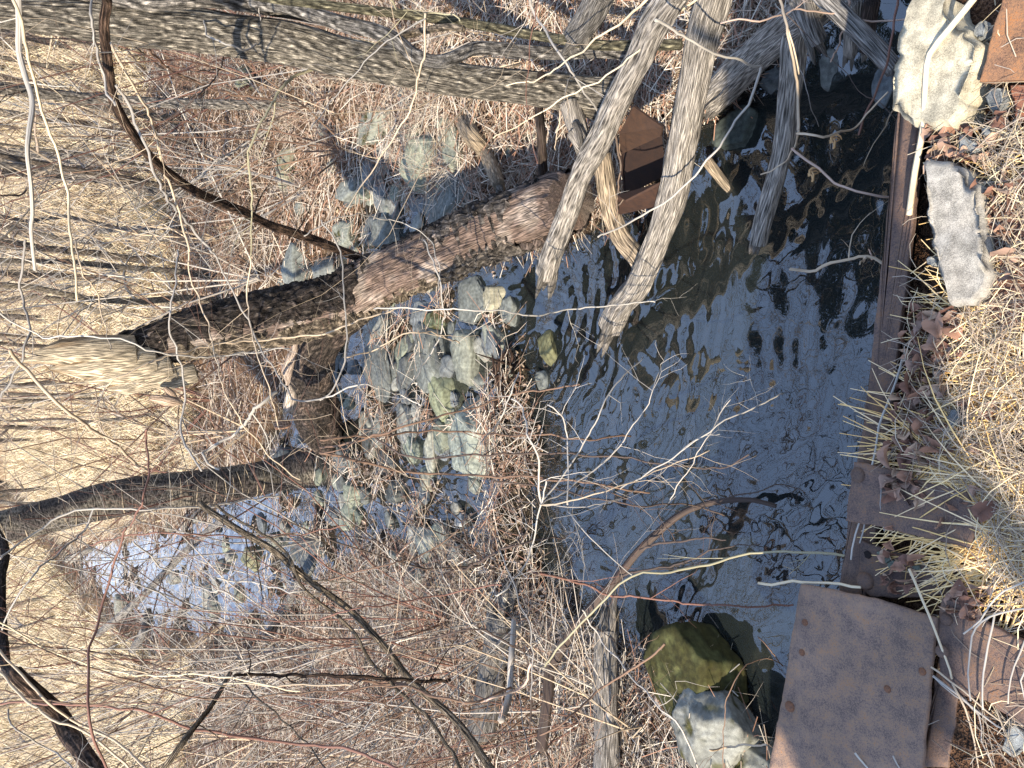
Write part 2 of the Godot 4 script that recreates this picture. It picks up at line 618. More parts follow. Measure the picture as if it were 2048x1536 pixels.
func _ready() -> void:
	rng.seed = 20
	nz.seed = 11
	nz.noise_type = FastNoiseLite.TYPE_SIMPLEX_SMOOTH
	nz.frequency = 0.02
	nz.fractal_octaves = 2
	# camera, turned on its side as the photograph was taken
	var cam := Camera3D.new()
	cam.name = "camera"
	cam.fov = rad_to_deg(2.0 * atan(768.0 / F))
	cam.near = 0.05
	cam.far = 600.0
	var c := cos(PITCH)
	var s := sin(PITCH)
	cam.transform = Transform3D(Basis(Vector3(0, -c, s), Vector3(1, 0, 0), Vector3(0, s, c)), EYE)
	add_child(cam)
	cam.current = true
	var we := WorldEnvironment.new()
	we.name = "environment"
	var env := Environment.new()
	env.background_mode = Environment.BG_SKY
	var sky := ProceduralSkyMaterial.new()
	sky.sky_top_color = Color(.58, .69, .87)
	sky.sky_horizon_color = Color(.90, .92, .95)
	sky.sky_curve = 0.18
	sky.sky_energy_multiplier = 1.04
	sky.ground_bottom_color = Color(.35, .30, .24)
	sky.ground_horizon_color = Color(.62, .58, .50)
	env.sky = Sky.new()
	env.sky.sky_material = sky
	env.tonemap_mode = Environment.TONE_MAPPER_LINEAR
	env.tonemap_exposure = 2.28
	env.sdfgi_enabled = true
	env.ssao_enabled = true
	env.ssil_enabled = true
	we.environment = env
	add_child(we)
	var sun := DirectionalLight3D.new()
	sun.name = "sun"
	sun.light_energy = 1.6
	sun.light_color = Color(1.0, .95, .87)
	sun.light_angular_distance = 0.5
	sun.shadow_enabled = true
	sun.look_at_from_position(Vector3.ZERO, Vector3(0.66, -0.66, -0.58))
	add_child(sun)
	materials()
	ground()
	water()
	bridge()
	trees()
	driftwood()
	rocks()
	brush()
	deck_things()
	litter()

func ground() -> void:
	var sh := Shape.new()
	var zs := []
	var z := 1.6
	while z > -160.0:
		zs.append(z)
		z -= 0.045 if z > -6.0 else 0.045 + (-6.0 - z) * 0.03
	var cols := 230
	for zz in zs:
		var half: float = 4.0 + maxf(0.0, -zz) * 0.85
		for k in cols + 1:
			var x: float = half * (2.0 * k / cols - 1.0)
			sh.v.append(Vector3(x, land(x, zz), zz))
			var f := nz.get_noise_2d(x * 30.0, zz * 30.0)
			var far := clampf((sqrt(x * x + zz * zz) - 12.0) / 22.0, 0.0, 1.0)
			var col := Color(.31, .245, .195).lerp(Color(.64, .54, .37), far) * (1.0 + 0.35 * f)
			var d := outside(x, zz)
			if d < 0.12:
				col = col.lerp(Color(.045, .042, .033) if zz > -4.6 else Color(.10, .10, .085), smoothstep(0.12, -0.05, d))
			sh.c.append(col)
			sh.u.append(Vector2(x, zz))
	var w := cols + 1
	for a in zs.size() - 1:
		for b in cols:
			var k := a * w + b
			sh.i.append_array(PackedInt32Array([k, k + w, k + 1, k + 1, k + w, k + w + 1]))
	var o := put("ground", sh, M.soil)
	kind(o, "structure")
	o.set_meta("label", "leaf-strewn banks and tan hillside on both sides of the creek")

func water() -> void:
	var sh := Shape.new()
	var rows := []
	var z := 0.4
	while z > -31.0:
		rows.append(z)
		z -= 0.017 if z > -5.6 else 0.017 + (-5.6 - z) * 0.012
	var cols := 200
	for zz in rows:
		var l := edge(EDGE_L, zz) - 0.3
		var r := edge(EDGE_R, zz) + 0.3
		for k in cols + 1:
			var x: float = lerpf(l, r, float(k) / cols)
			var y := level(zz)
			# waves spread from where the riffle spills into the pool
			var q := Vector2(x - 0.5, zz + 4.7)
			var reach := q.length()
			var calm := clampf(1.2 - reach * 0.17, 0.42, 1.1)
			var a := 0.0050 * calm * nz.get_noise_3d(x * 260, zz * 260, reach * 40) + 0.0046 * calm * nz.get_noise_2d(x * 170 - reach * 60, zz * 150 + 40) + 0.0010 * nz.get_noise_2d(x * 720, zz * 560) + 0.009 * calm * nz.get_noise_2d(x * 90 + reach * 30, zz * 90)
			a += 0.0015 * calm * sin(reach * 46.0 + 5.0 * nz.get_noise_2d(x * 60, zz * 60))
			if zz < -4.7:
				a = 0.02 * nz.get_noise_2d(x * 120, zz * 70) + 0.014 * nz.get_noise_2d(x * 330, zz * 160)
			sh.v.append(Vector3(x, y + a, zz))
			sh.u.append(Vector2(x, zz))
			sh.c.append(Color.WHITE)
	var w := cols + 1
	for a in rows.size() - 1:
		for b in cols:
			var k := a * w + b
			sh.i.append_array(PackedInt32Array([k, k + w, k + 1, k + 1, k + w, k + w + 1]))
	var o := put("creek_water", sh, M.water)
	kind(o, "structure")
	o.set_meta("label", "creek running down over a riffle into the rippled pool")

func bridge() -> void:
	var rustc := Color(.18, .147, .132)
	var pale := Color(.30, .25, .215)
	# the ground that lies on the bridge
	var d := Shape.new()
	for a in 61:
		for b in 91:
			var x := lerpf(-2.4, 2.4, b / 90.0)
			var z0 := -0.975 + x * (0.145 if x > -0.45 else 0.33) + (0.0 if x > -0.45 else 0.083)
			var zz := lerpf(z0, 1.6, pow(a / 60.0, 1.6))
			var y := -0.05 + 0.05 * smoothstep(0.0, 0.25, zz - z0) + 0.02 * nz.get_noise_2d(x * 150, zz * 150)
			d.v.append(Vector3(x, y, zz))
			d.c.append(Color(.20, .135, .095) * (1.0 + 0.5 * nz.get_noise_2d(x * 200, zz * 200)))
			d.u.append(Vector2(x, zz))
	for a in 60:
		for b in 90:
			var k := a * 91 + b
			d.i.append_array(PackedInt32Array([k, k + 1, k + 91, k + 1, k + 92, k + 91]))
	var soil := put("bridge_soil", d, M.soil)
	kind(soil, "structure")
	soil.set_meta("label", "soil and litter lying on the old steel bridge")
	var slabb := Shape.new()
	slabb = slab_world(PackedVector2Array([Vector2(-2.5, -1.34), Vector2(2.5, -0.64), Vector2(2.5, 1.7), Vector2(-2.5, 1.7)]), -0.09, 0.12, Color(.12, .10, .09), 0.01)
	kind(put("bridge_deck", slabb, M.stone), "structure")
	var e := thing("edge_beam", "long rusty steel angle beam along the edge of the bridge above the pool", "beam", at_level(1740, 700, 0))
	put("top_flange", slab([1797, 200, 1760, 560, 1738, 760, 1712, 932, 1660, 1320, 1629, 1536, 1685, 1536, 1712, 1320, 1768, 932, 1795, 700, 1812, 560, 1852, 200, 1874, 0, 1822, 0], 0.0, 0.012, rustc, 0.003, 0.004, 160), M.rust, e)
	var p := PackedVector3Array()
	for q in [[1801, 200], [1764, 560], [1716, 932], [1633, 1536]]:
		p.append(at_level(q[0], q[1], -0.012))
	var wb := Shape.new()
	for k in 3:
		for y in [[0.0, -0.24]]:
			var b := wb.v.size()
			for q in [p[k], p[k + 1], p[k] + Vector3(0, -0.24, 0), p[k + 1] + Vector3(0, -0.24, 0)]:
				wb.v.append(q)
				wb.c.append(rustc)
				wb.u.append(Vector2.ZERO)
			for q in [p[k], p[k + 1], p[k] + Vector3(0, -0.24, 0), p[k + 1] + Vector3(0, -0.24, 0)]:
				wb.v.append(q + Vector3(0, 0, 0.012))
				wb.c.append(rustc)
				wb.u.append(Vector2.ZERO)
			wb.i.append_array(PackedInt32Array([b, b + 2, b + 1, b + 1, b + 2, b + 3, b + 4, b + 5, b + 6, b + 5, b + 7, b + 6]))
	put("web", wb, M.rust, e, false)
	var g := thing("inner_beam", "narrow rusty steel strip running behind the gusset plates", "beam", at_level(1920, 1200, 0.0))
	put("flange", slab([1905, 1050, 1945, 1040, 1955, 1075, 1936, 1230, 1920, 1380, 1895, 1536, 1838, 1536, 1866, 1380, 1888, 1230, 1903, 1085], 0.012, 0.012, rustc * 1.15, 0.003, 0.004, 90), M.rust, g)
	put("web", slab([1938, 1230, 1960, 1230, 1925, 1536, 1897, 1536], -0.02, 0.06, rustc * 0.6, 0.003), M.rust, g)
	var a := thing("gusset_plate", "rusty gusset plate with one domed rivet half under straw beside the grass tuft", "steel plate", at_level(1800, 1010, 0.01))
	put("plate", slab([1707, 924, 1768, 935, 1850, 962, 1935, 985, 1960, 1040, 1940, 1098, 1893, 1087, 1820, 1068, 1752, 1052, 1690, 1042], 0.030, 0.010, rustc * 1.2, 0.003, 0.003, 90), M.rust, a)
	rivet(a, 1716, 950, 0.030, 0.017, rustc)
	var b2 := thing("gusset_plate", "dark lichen-spotted gusset plate with a hole beside the large rusty plate", "steel plate", at_level(1800, 1140, 0.01))
	put("plate", slab([1717, 1078, 1736, 1086, 1854, 1126, 1902, 1146, 1895, 1190, 1820, 1196, 1741, 1194, 1715, 1174], 0.020, 0.010, rustc * 0.72, 0.003, 0.003, 90), M.rust, b2)
	rivet(b2, 1731, 1162, 0.020, 0.02, rustc * 0.8)
	var hole := slab([1727, 1104, 1734, 1101, 1741, 1106, 1743, 1113, 1737, 1118, 1730, 1115], 0.0222, 0.001, Color(.012, .01, .009), 0.0005, 0.0, 24)  # near-black disc laid on the plate, painted as the hole's dark inside
	put("hole", hole, M.rust, b2)
	for q in [[1770, 1118, 10], [1785, 1128, 14], [1800, 1126, 9], [1835, 1136, 10], [1760, 1105, 7]]:
		var o := []
		for k in 9:
			o.append_array([q[0] + cos(TAU * k / 9.0) * q[2] * rng.randf_range(.5, 1.2), q[1] + sin(TAU * k / 9.0) * q[2] * rng.randf_range(.4, .8)])
		put("lichen_patch", slab(o, 0.0228, 0.002, Color(.17, .19, .15), 0.001, 0.004, 30), M.stone, b2)
	var c3 := thing("angled_plate", "smooth rusty plate running off under the dry grey stalks", "steel plate", at_level(1960, 1300, 0.02))
	put("plate", slab([1884, 1197, 1905, 1203, 1975, 1246, 2060, 1290, 2060, 1462, 1973, 1404, 1908, 1387, 1880, 1350, 1870, 1262], 0.038, 0.010, rustc * 1.15, 0.003, 0.003, 90), M.rust, c3)
	rivet(c3, 1893, 1238, 0.038, 0.013, rustc * .9)
	var big := thing("riveted_plate", "large flat rusty steel plate with rivets at the bridge edge", "steel plate", at_level(1700, 1380, 0.03))
	put("plate", slab([1599, 1168, 1640, 1176, 1700, 1188, 1760, 1200, 1818, 1218, 1872, 1238, 1856, 1400, 1842, 1545, 1536, 1545, 1558, 1420, 1580, 1290], 0.048, 0.010, pale, 0.003, 0.003, 120), M.rust, big)
	for q in [[1610, 1245], [1580, 1413], [1845, 1343], [1775, 1378], [1604, 1305]]:
		rivet(big, q[0], q[1], 0.048, 0.008 if q[0] != 1580 else 0.013, Color(.23, .14, .095))
	rivet(big, 1884, 1303, 0.048, 0.013, rustc)
	tag(put_alone("plank_plate", slab([1972, 420, 2005, 405, 2048, 330, 2070, 520, 2052, 640, 2012, 660, 1975, 640, 1980, 560], 0.028, 0.02, Color(.20, .135, .115), 0.004, 0.01, 90), M.rust), "reddish brown steel strip between the grey stone and the grass", "steel plate")
	tag(put_alone("orange_plate", slab([1958, 165, 1990, 40, 2010, -20, 2080, -20, 2080, 160], 0.05, 0.012, Color(.34, .225, .145), 0.003, 0.004, 70), M.rust), "bright orange rusted plate beside the cream stone", "steel plate")
	tag(put_alone("corner_plate", slab([2020, 170, 2080, 165, 2080, 250, 2030, 240], 0.03, 0.012, Color(.30, .17, .13), 0.003, 0.004, 50), M.rust), "small brown rusted plate below the orange plate", "steel plate")

func rivet(parent: Node3D, px: float, py: float, y: float, r: float, col: Color) -> void:
	var p := at_level(px, py, y)
	var s := Shape.new()
	for a in 6:
		for b in 17:
			var t := a / 5.0 * PI / 2
			s.v.append(p + Vector3(cos(t) * cos(TAU * b / 16.0) * r, sin(t) * r * 0.7, cos(t) * sin(TAU * b / 16.0) * r))
			s.c.append(col)
			s.u.append(Vector2(a, b))
	for a in 5:
		for b in 16:
			var k := a * 17 + b
			s.i.append_array(PackedInt32Array([k, k + 1, k + 17, k + 1, k + 18, k + 17]))
	put("rivet", s, M.rust, parent)

# a heavy trunk along picture points; numbers: px, py, distance, width in picture points
func trunk_path(nums: Array) -> Array:
	var p := PackedVector3Array()
	var r := PackedFloat32Array()
	for k in range(0, nums.size(), 4):
		var q := at_dist(nums[k], nums[k + 1], nums[k + 2])
		p.append(q)
		r.append(nums[k + 3] * 0.5 * depth(q) / F)
	return spline(p, r, 0.03)

func on(path: Array) -> Vector3:
	var q: Vector3 = path[0][0]
	return q

func extend(path: Array, dir: Vector3, len: float, r1: float) -> Array:   # carries a trunk on past the frame
	var n: int = path[0].size()
	var p: PackedVector3Array = path[0]
	var r: PackedFloat32Array = path[1]
	var last := p[n - 1]
	var r0 := r[n - 1]
	for k in range(1, 16):
		p.append(last + dir * len * k / 15.0 + Vector3(sin(k * 0.7), 0, cos(k * 0.9)) * 0.05)
		r.append(lerpf(r0, r1, k / 15.0))
	return [p, r]

func unseen_crown(parent: Node3D, p: PackedVector3Array, r: PackedFloat32Array, from: int, count: int, col: Color, size: float) -> void:
	for k in count:
		var s := Shape.new()
		var m := from + int((p.size() - 2 - from) * float(k) / count)
		var d := Vector3(rng.randfn(), rng.randf_range(0.2, 0.9), rng.randfn()).normalized()
		grow(s, p[m], d, size * rng.randf_range(0.6, 1.3), r[m] * 0.42, col, 3)
		put("branch", s, M.twig, parent)

func trees() -> void:
	# the big tree on the right bank
	var t := trunk_path([1240, 202, 3.25, 92, 1190, 196, 3.35, 78, 1120, 183, 3.5, 66, 1050, 175, 3.6, 63, 919, 160, 3.75, 62, 800, 135, 3.9, 67, 680, 112, 4.05, 72, 581, 86, 4.15, 80, 410, 63, 4.35, 77, 222, 46, 4.5, 75, 0, 24, 4.7, 58])
	var o := thing("bark_tree", "large leaning tree with furrowed grey bark on the right bank", "tree", on(t))
	t = extend(t, Vector3(.22, .95, -.2).normalized(), 6.0, 0.05)
	var s := Shape.new()
	tube(s, t[0], t[1], 80, Color(.34, .30, .24), 0.15, 4.2, 0.055)
	put("trunk", s, M.bark, o)
	unseen_crown(o, t[0], t[1], t[0].size() - 15, 13, Color(.25, .22, .19), 3.0)  # unseen branches above the frame, many so their lines show in the pool
	unseen_foliage(o, Vector3(2.3, 3.5, -5.0), Vector3(2.0, 1.35, 1.05), 5200, 41)  # unseen leaf mass above the frame, placed to darken the pool's reflection
	for text in ["D 4.15 4.2 w 10 4 c olive t 5 : 649 130 588 154 554 191 540 219 513 260 496 301 499 342 502 410 500 512", "D 4.2 4.2 w 4 2 c dark t 2 : 513 270 547 314 564 369 577 424 608 472", "D 4.2 4.2 w 5 3 c grey t 1 : 492 290 434 321 383 366", "D 4.3 4.0 w 5 3 c dark t 2 : 448 99 441 137 417 171 342 239 307 260", "D 4.2 4.0 w 4 3 c dark t 1 : 441 137 393 142 360 136", "D 4.2 4.0 w 6 4 c grey t 1 : 407 20 414 68 441 85 465 92 496 102 516 75 520 0"]:
		s = Shape.new()
		stem(s, text)
		put("branch", s, M.twig, o)
	plant("twisted_stem", "grey twisted woody stem bending against the large tree's trunk", "woody stem", ["D 4.3 3.0 w 30 24 c grey : 300 -20 440 2 560 10 680 45 748 62 793 82 827 109 871 123 905 116 947 96 988 96 1056 103 1124 106 1193 103 1250 106"], "stem", "bark")
	plant("smooth_stem", "smooth olive-grey sapling stem crossing above the twisted woody stem", "woody stem", ["D 4.0 2.75 w 16 20 c olive : 480 -14 560 0 680 14 748 22 817 30 919 44 1022 62 1124 79 1193 89 1261 91 1363 89", "D 3.9 3.3 w 14 13 c tan : 760 86 796 74 834 65 885 55 926 58"], "stem", "bark")
	plant("upper_stem", "pale upper stem beside the top of the large leaning tree", "woody stem", ["D 4.6 4.0 w 30 22 c pale : -20 -10 150 -14 300 6 420 2 560 22 640 36"], "stem", "bark")
	# the dead leaning trunk
	t = trunk_path([1142, 402, 3.45, 100, 1120, 408, 3.6, 114, 1040, 440, 3.95, 112, 960, 470, 4.25, 110, 880, 505, 4.55, 104, 800, 540, 4.85, 98, 740, 570, 5.05, 98, 680, 605, 5.2, 104, 600, 625, 5.3, 104, 500, 645, 5.4, 98, 400, 665, 5.5, 90, 300, 690, 5.6, 70, 220, 706, 5.65, 54])
	o = thing("dead_tree", "broken dead trunk with peeling dark bark leaning over the creek", "dead tree", on(t))
	s = Shape.new()
	tube(s, t[0], t[1], 72, Color(.20, .142, .11), 0.16, 3.2, 0.045, Color(.33, .265, .215))
	put("bare_wood", s, M.wood, o)
	var bark := Color(.075, .06, .05)
	var n: int = t[0].size()
	var flaky := Color(.24, .19, .135)
	shell(o, t, int(n * .50), n - 3, -0.06, 0.34, bark, "bark")
	shell(o, t, int(n * .52), int(n * .9), -0.38, -0.05, flaky, "bark")
	shell(o, t, 2, int(n * .55), 0.15, 0.36, Color(.10, .085, .075), "bark")
	shell(o, t, int(n * .12), int(n * .34), 0.07, 0.20, Color(.15, .13, .115), "bark")
	shell(o, t, int(n * .14), int(n * .34), -0.27, -0.07, Color(.17, .145, .12), "bark")
	shell(o, t, int(n * .30), int(n * .54), -0.40, -0.15, flaky * 1.1, "bark")
	shell(o, t, int(n * .03), int(n * .17), -0.40, -0.20, Color(.13, .10, .085), "bark")
	s = Shape.new()
	var cream := Color(.66, .55, .39)
	for q in [[270, 700, 70, 706, 52], [310, 718, 100, 738, 44], [340, 730, 170, 764, 40], [250, 688, 120, 698, 26], [350, 742, 215, 778, 34], [300, 706, 40, 722, 26], [390, 744, 265, 770, 36]]:
		var a := at_dist(q[0], q[1], 5.5)
		var b := at_dist(q[2], q[3], 5.55)
		var k := depth(a) / F
		tube(s, PackedVector3Array([a, a.lerp(b, 0.4), a.lerp(b, 0.75) + Vector3(rng.randf_range(-.02, .02), 0, .02), b]), PackedFloat32Array([q[4] * .5 * k, q[4] * .55 * k, q[4] * .42 * k, 0.012]), 24, cream * rng.randf_range(.85, 1.1), 0.42, 2.2, 0.12, Color(.50, .34, .19))
	put("broken_wood", s, M.wood, o)
	s = Shape.new()
	for q in [[300, 796, 365, 806, 22], [330, 775, 355, 800, 16]]:
		var a := at_dist(q[0], q[1], 5.4)
		var b := at_dist(q[2], q[3], 5.4)
		var k := depth(a) / F
		tube(s, PackedVector3Array([a, a.lerp(b, .5), b]), PackedFloat32Array([q[4] * .3 * k, q[4] * .55 * k, q[4] * .2 * k]), 10, Color(.66, .48, .34), 0.2)
	put("splinter", s, M.wood, o)
	# its hanging limb
	t = trunk_path([700, 605, 5.2, 90, 660, 650, 5.45, 88, 632, 700, 5.8, 82, 622, 750, 6.3, 84, 626, 800, 6.9, 92, 640, 850, 7.6, 84, 655, 885, 8.2, 60])
	s = Shape.new()
	tube(s, t[0], t[1], 32, Color(.10, .078, .062), 0.2, 2.4, 0.16, Color(.19, .14, .11))
	put("limb", s, M.bark, o)
	for q in [[575, 770, 595, 670, 20, Color(.55, .43, .34)], [590, 830, 580, 770, 26, Color(.60, .50, .40)], [560, 850, 580, 848, 22, Color(.33, .19, .12)], [600, 690, 640, 640, 18, Color(.50, .36, .27)]]:
		s = Shape.new()
		var a := at_dist(q[0], q[1], 5.8)
		var b := at_dist(q[2], q[3], 5.6)
		var k: float = depth(a) / F * q[4] * .5
		tube(s, PackedVector3Array([a, a.lerp(b, .3) + Vector3(0, .03, .02), a.lerp(b, .7), b]), PackedFloat32Array([k * .3, k, k * .8, k * .2]), 9, q[5], 0.35, 1.5, 0.3)
		put("bark_flap", s, M.wood, o)
	# the ringed dark trunk on the far bank
	t = trunk_path([640, 934, 8.9, 92, 610, 936, 8.9, 78, 560, 948, 8.9, 66, 480, 964, 8.85, 70, 400, 976, 8.8, 72, 300, 986, 8.8, 74, 200, 1004, 8.8, 74, 120, 1026, 8.8, 68, 40, 1046, 8.8, 66, 0, 1056, 8.8, 64])
	o = thing("ringed_tree", "curved dark trunk with pale horizontal bark rings beyond the rocks", "tree", on(t))
	t = extend(t, Vector3(-.25, .96, 0).normalized(), 7.0, 0.05)
	s = Shape.new()
	tube(s, t[0], t[1], 36, Color(.10, .085, .075), 0.06, 1.0, 0.3, Color(.19, .165, .13))
	put("trunk", s, M.birch, o)
	ringed(o, t)
	unseen_crown(o, t[0], t[1], t[0].size() - 15, 12, Color(.16, .14, .12), 3.6)  # unseen branches above the frame, there to be mirrored in the pool
	plant("dark_limb", "reddish flaky limb bending down from the ringed trunk's fork", "limb", ["D 7.6 4.6 w 16 18 c dark : -10 1062 10 1098 3 1153 3 1221 7 1289 14 1337 44 1361", "D 4.7 3.9 w 26 38 c brown : 30 1345 44 1361 75 1389 113 1426 137 1467 164 1501 200 1556"], "limb", "bark")
	# slender trees with a shape of their own
	plant("slender_tree", "slender pale trunk rising left of the large leaning tree", "tree", ["D 8.5 9.0 w 17 20 c pale t 3 : 860 207 700 207 560 208 445 209 220 200 0 178 -120 168"], "trunk", "bark")
	plant("slender_tree", "grey-sided mid-size trunk on the tan slope behind the brown vine", "tree", ["D 17 17.5 w 32 26 c pale t 3 : 480 354 461 352 290 331 154 318 0 310 -120 300"], "trunk", "bark")
	plant("slender_tree", "thin pale tan trunk crossing behind the twisted vines", "tree", ["D 16 16.5 w 13 15 c tan t 2 : 330 262 240 256 205 252 100 240 0 225 -100 215"], "trunk", "bark")
	plant("leaning_sapling", "thin grey sapling stem bent over the tan slope", "sapling", ["D 10 14 w 14 9 c grey t 2 : 575 405 513 424 444 441 376 455 290 455 200 462"], "trunk", "bark")
	plant("creeper_stem", "thin dark red creeper beside the slender pale trunk", "creeper", ["D 9 7 w 6 8 c brown t 2 : 700 202 581 202 478 191 410 171 342 140 301 103 250 60"], "stem", "twig")
	far_trees()
	# out of view behind the bridge: an evergreen placed to shade the edge beam
	o = thing("unseen_evergreen", "unseen dark evergreen behind the bridge placed to shade the edge beam", "tree", Vector3(-3.6, -0.2, 2.2))
	s = Shape.new()
	tube(s, PackedVector3Array([Vector3(-3.6, -.3, 2.2), Vector3(-3.5, 1.8, 2.1), Vector3(-3.45, 4.2, 2.1)]), PackedFloat32Array([.09, .07, .03]), 10, Color(.12, .09, .07), 0.1)
	put("trunk", s, M.bark, o)
	s = Shape.new()
	tube(s, PackedVector3Array([Vector3(-3.5, 2.4, 2.1), Vector3(-3.1, 2.75, 1.75), Vector3(-2.5, 2.85, 1.30)]), PackedFloat32Array([.04, .03, .012]), 8, Color(.12, .09, .07), 0.1)
	put("branch", s, M.bark, o)
	unseen_foliage(o, Vector3(-3.05, 2.9, 1.42), Vector3(.70, .17, .20), 3000, 42)

# pale rings of raised bark round the dark trunk
func ringed(parent: Node3D, t: Array) -> void:
	var n := 0
	for k in range(20, 120, 3):
		if k >= t[0].size() - 16:
			break
		var s := Shape.new()
		var p: Vector3 = t[0][k]
		var d: Vector3 = (t[0][k + 1] - t[0][k - 1]).normalized()
		d = (d + Vector3(rng.randf_range(-.08, .08), 0, rng.randf_range(-.08, .08))).normalized()
		var x := d.cross(Vector3.BACK).normalized()
		var y := d.cross(x)
		var r: float = t[1][k]
		var pts := PackedVector3Array()
		var rad := PackedFloat32Array()
		var a0 := rng.randf_range(0, TAU)
		var span := rng.randf_range(2.5, 5.0)
		for j in 19:
			var a := a0 + span * j / 18.0
			pts.append(p + (x * cos(a) + y * sin(a)) * r * 0.995 + d * 0.012 * sin(a * 2.0 + k))
			rad.append(0.0055 * rng.randf_range(0.6, 1.3) * sin(PI * (j + 1) / 20.0))
		tube(s, pts, rad, 4, Color(.30, .24, .165), 0.0)
		put("bark_ring", s, M.twig, parent)

# a curved shell of bark on a trunk, from ring i0 to i1 and over a share of the way round
func shell(parent: Node3D, t: Array, i0: int, i1: int, a0: float, a1: float, col: Color, called: String) -> void:
	var s := Shape.new()
	var sides := int(84 * (a1 - a0)) + 3
	var p: PackedVector3Array = t[0]
	var t0 := (p[1] - p[0]).normalized()
	var nn := t0.cross(Vector3.UP).normalized()
	var rows := 0
	var mid_q := 0.0
	for k in range(0, i1 + 1):
		var d := (p[mini(k + 1, p.size() - 1)] - p[maxi(k - 1, 0)]).normalized()
		nn = (nn - d * nn.dot(d)).normalized()
		if k < i0:
			continue
		var bn := d.cross(nn)
		if k == i0:
			var see := (EYE - p[(i0 + i1) / 2]).normalized()
			mid_q = atan2(see.dot(bn), see.dot(nn)) / TAU
			var e := cos(TAU * (mid_q + 0.1)) * nn.x + sin(TAU * (mid_q + 0.1)) * bn.x - (cos(TAU * (mid_q - 0.1)) * nn.x + sin(TAU * (mid_q - 0.1)) * bn.x)
			if e < 0.0:
				var keep := a0
				a0 = -a1
				a1 = -keep
			a0 += mid_q
			a1 += mid_q
		var f := float(k - i0) / (i1 - i0)
		var rag := 0.11 * nz.get_noise_2d(k * 60.0, a0 * 700.0) + 0.07 * nz.get_noise_2d(k * 200.0, a0 * 300.0)
		var close := smoothstep(0.0, 0.08, f) * smoothstep(1.0, 0.92, f)
		for j in sides + 1:
			var q := lerpf(a0 - rag, a1 + rag, float(j) / sides)
			if a1 - a0 < 0.9:
				q = lerpf((a0 + a1) / 2, q, 0.45 + 0.55 * close)
			var e := nz.get_noise_3d(q * 900.0, k * 24.0, a0 * 90) + 0.6 * nz.get_noise_3d(q * 2200.0, k * 70.0, 7)
			var edge_ := smoothstep(0.0, 0.12, minf(float(j) / sides, 1.0 - float(j) / sides)) if a1 - a0 < 0.9 else 1.0
			var h := 1.03 + (0.10 + 0.17 * e) * (0.45 + 0.55 * edge_)
			if (j == 0 or j == sides) and a1 - a0 < 0.9:
				h = 0.97
			s.v.append(p[k] + (nn * cos(TAU * q) + bn * sin(TAU * q)) * float(t[1][k]) * h)
			var cc := col * (1.0 + 0.55 * e)
			cc.a = 1
			s.c.append(cc)
			s.u.append(Vector2(q * 4.0, k * 0.03 / 0.45))
		rows += 1
	var w := sides + 1
	for k in rows - 1:
		for j in sides:
			var a := k * w + j
			s.i.append_array(PackedInt32Array([a, a + w, a + 1, a + 1, a + w, a + w + 1]))
	put(called, s, M.bark, parent)

func unseen_foliage(parent: Node3D, mid: Vector3, size: Vector3, n: int, seed_: int) -> void:
	var g := RandomNumberGenerator.new()
	g.seed = seed_
	var sc := Scatter.new()
	for k in n:
		var d := Vector3(g.randfn(), g.randfn(), g.randfn()).normalized() * pow(g.randf(), 0.4)
		sc.add(Transform3D(Basis.from_euler(Vector3(g.randf() * TAU, g.randf() * TAU, 0)).scaled(Vector3.ONE * g.randf_range(1.2, 2.2)), mid + d * size - parent.position), Color(.045, .055, .025) * g.randf_range(.6, 1.4))
	scatter("unseen_foliage", sc, leaf_mesh(seed_, 0.08), M.grass, "", "", parent)

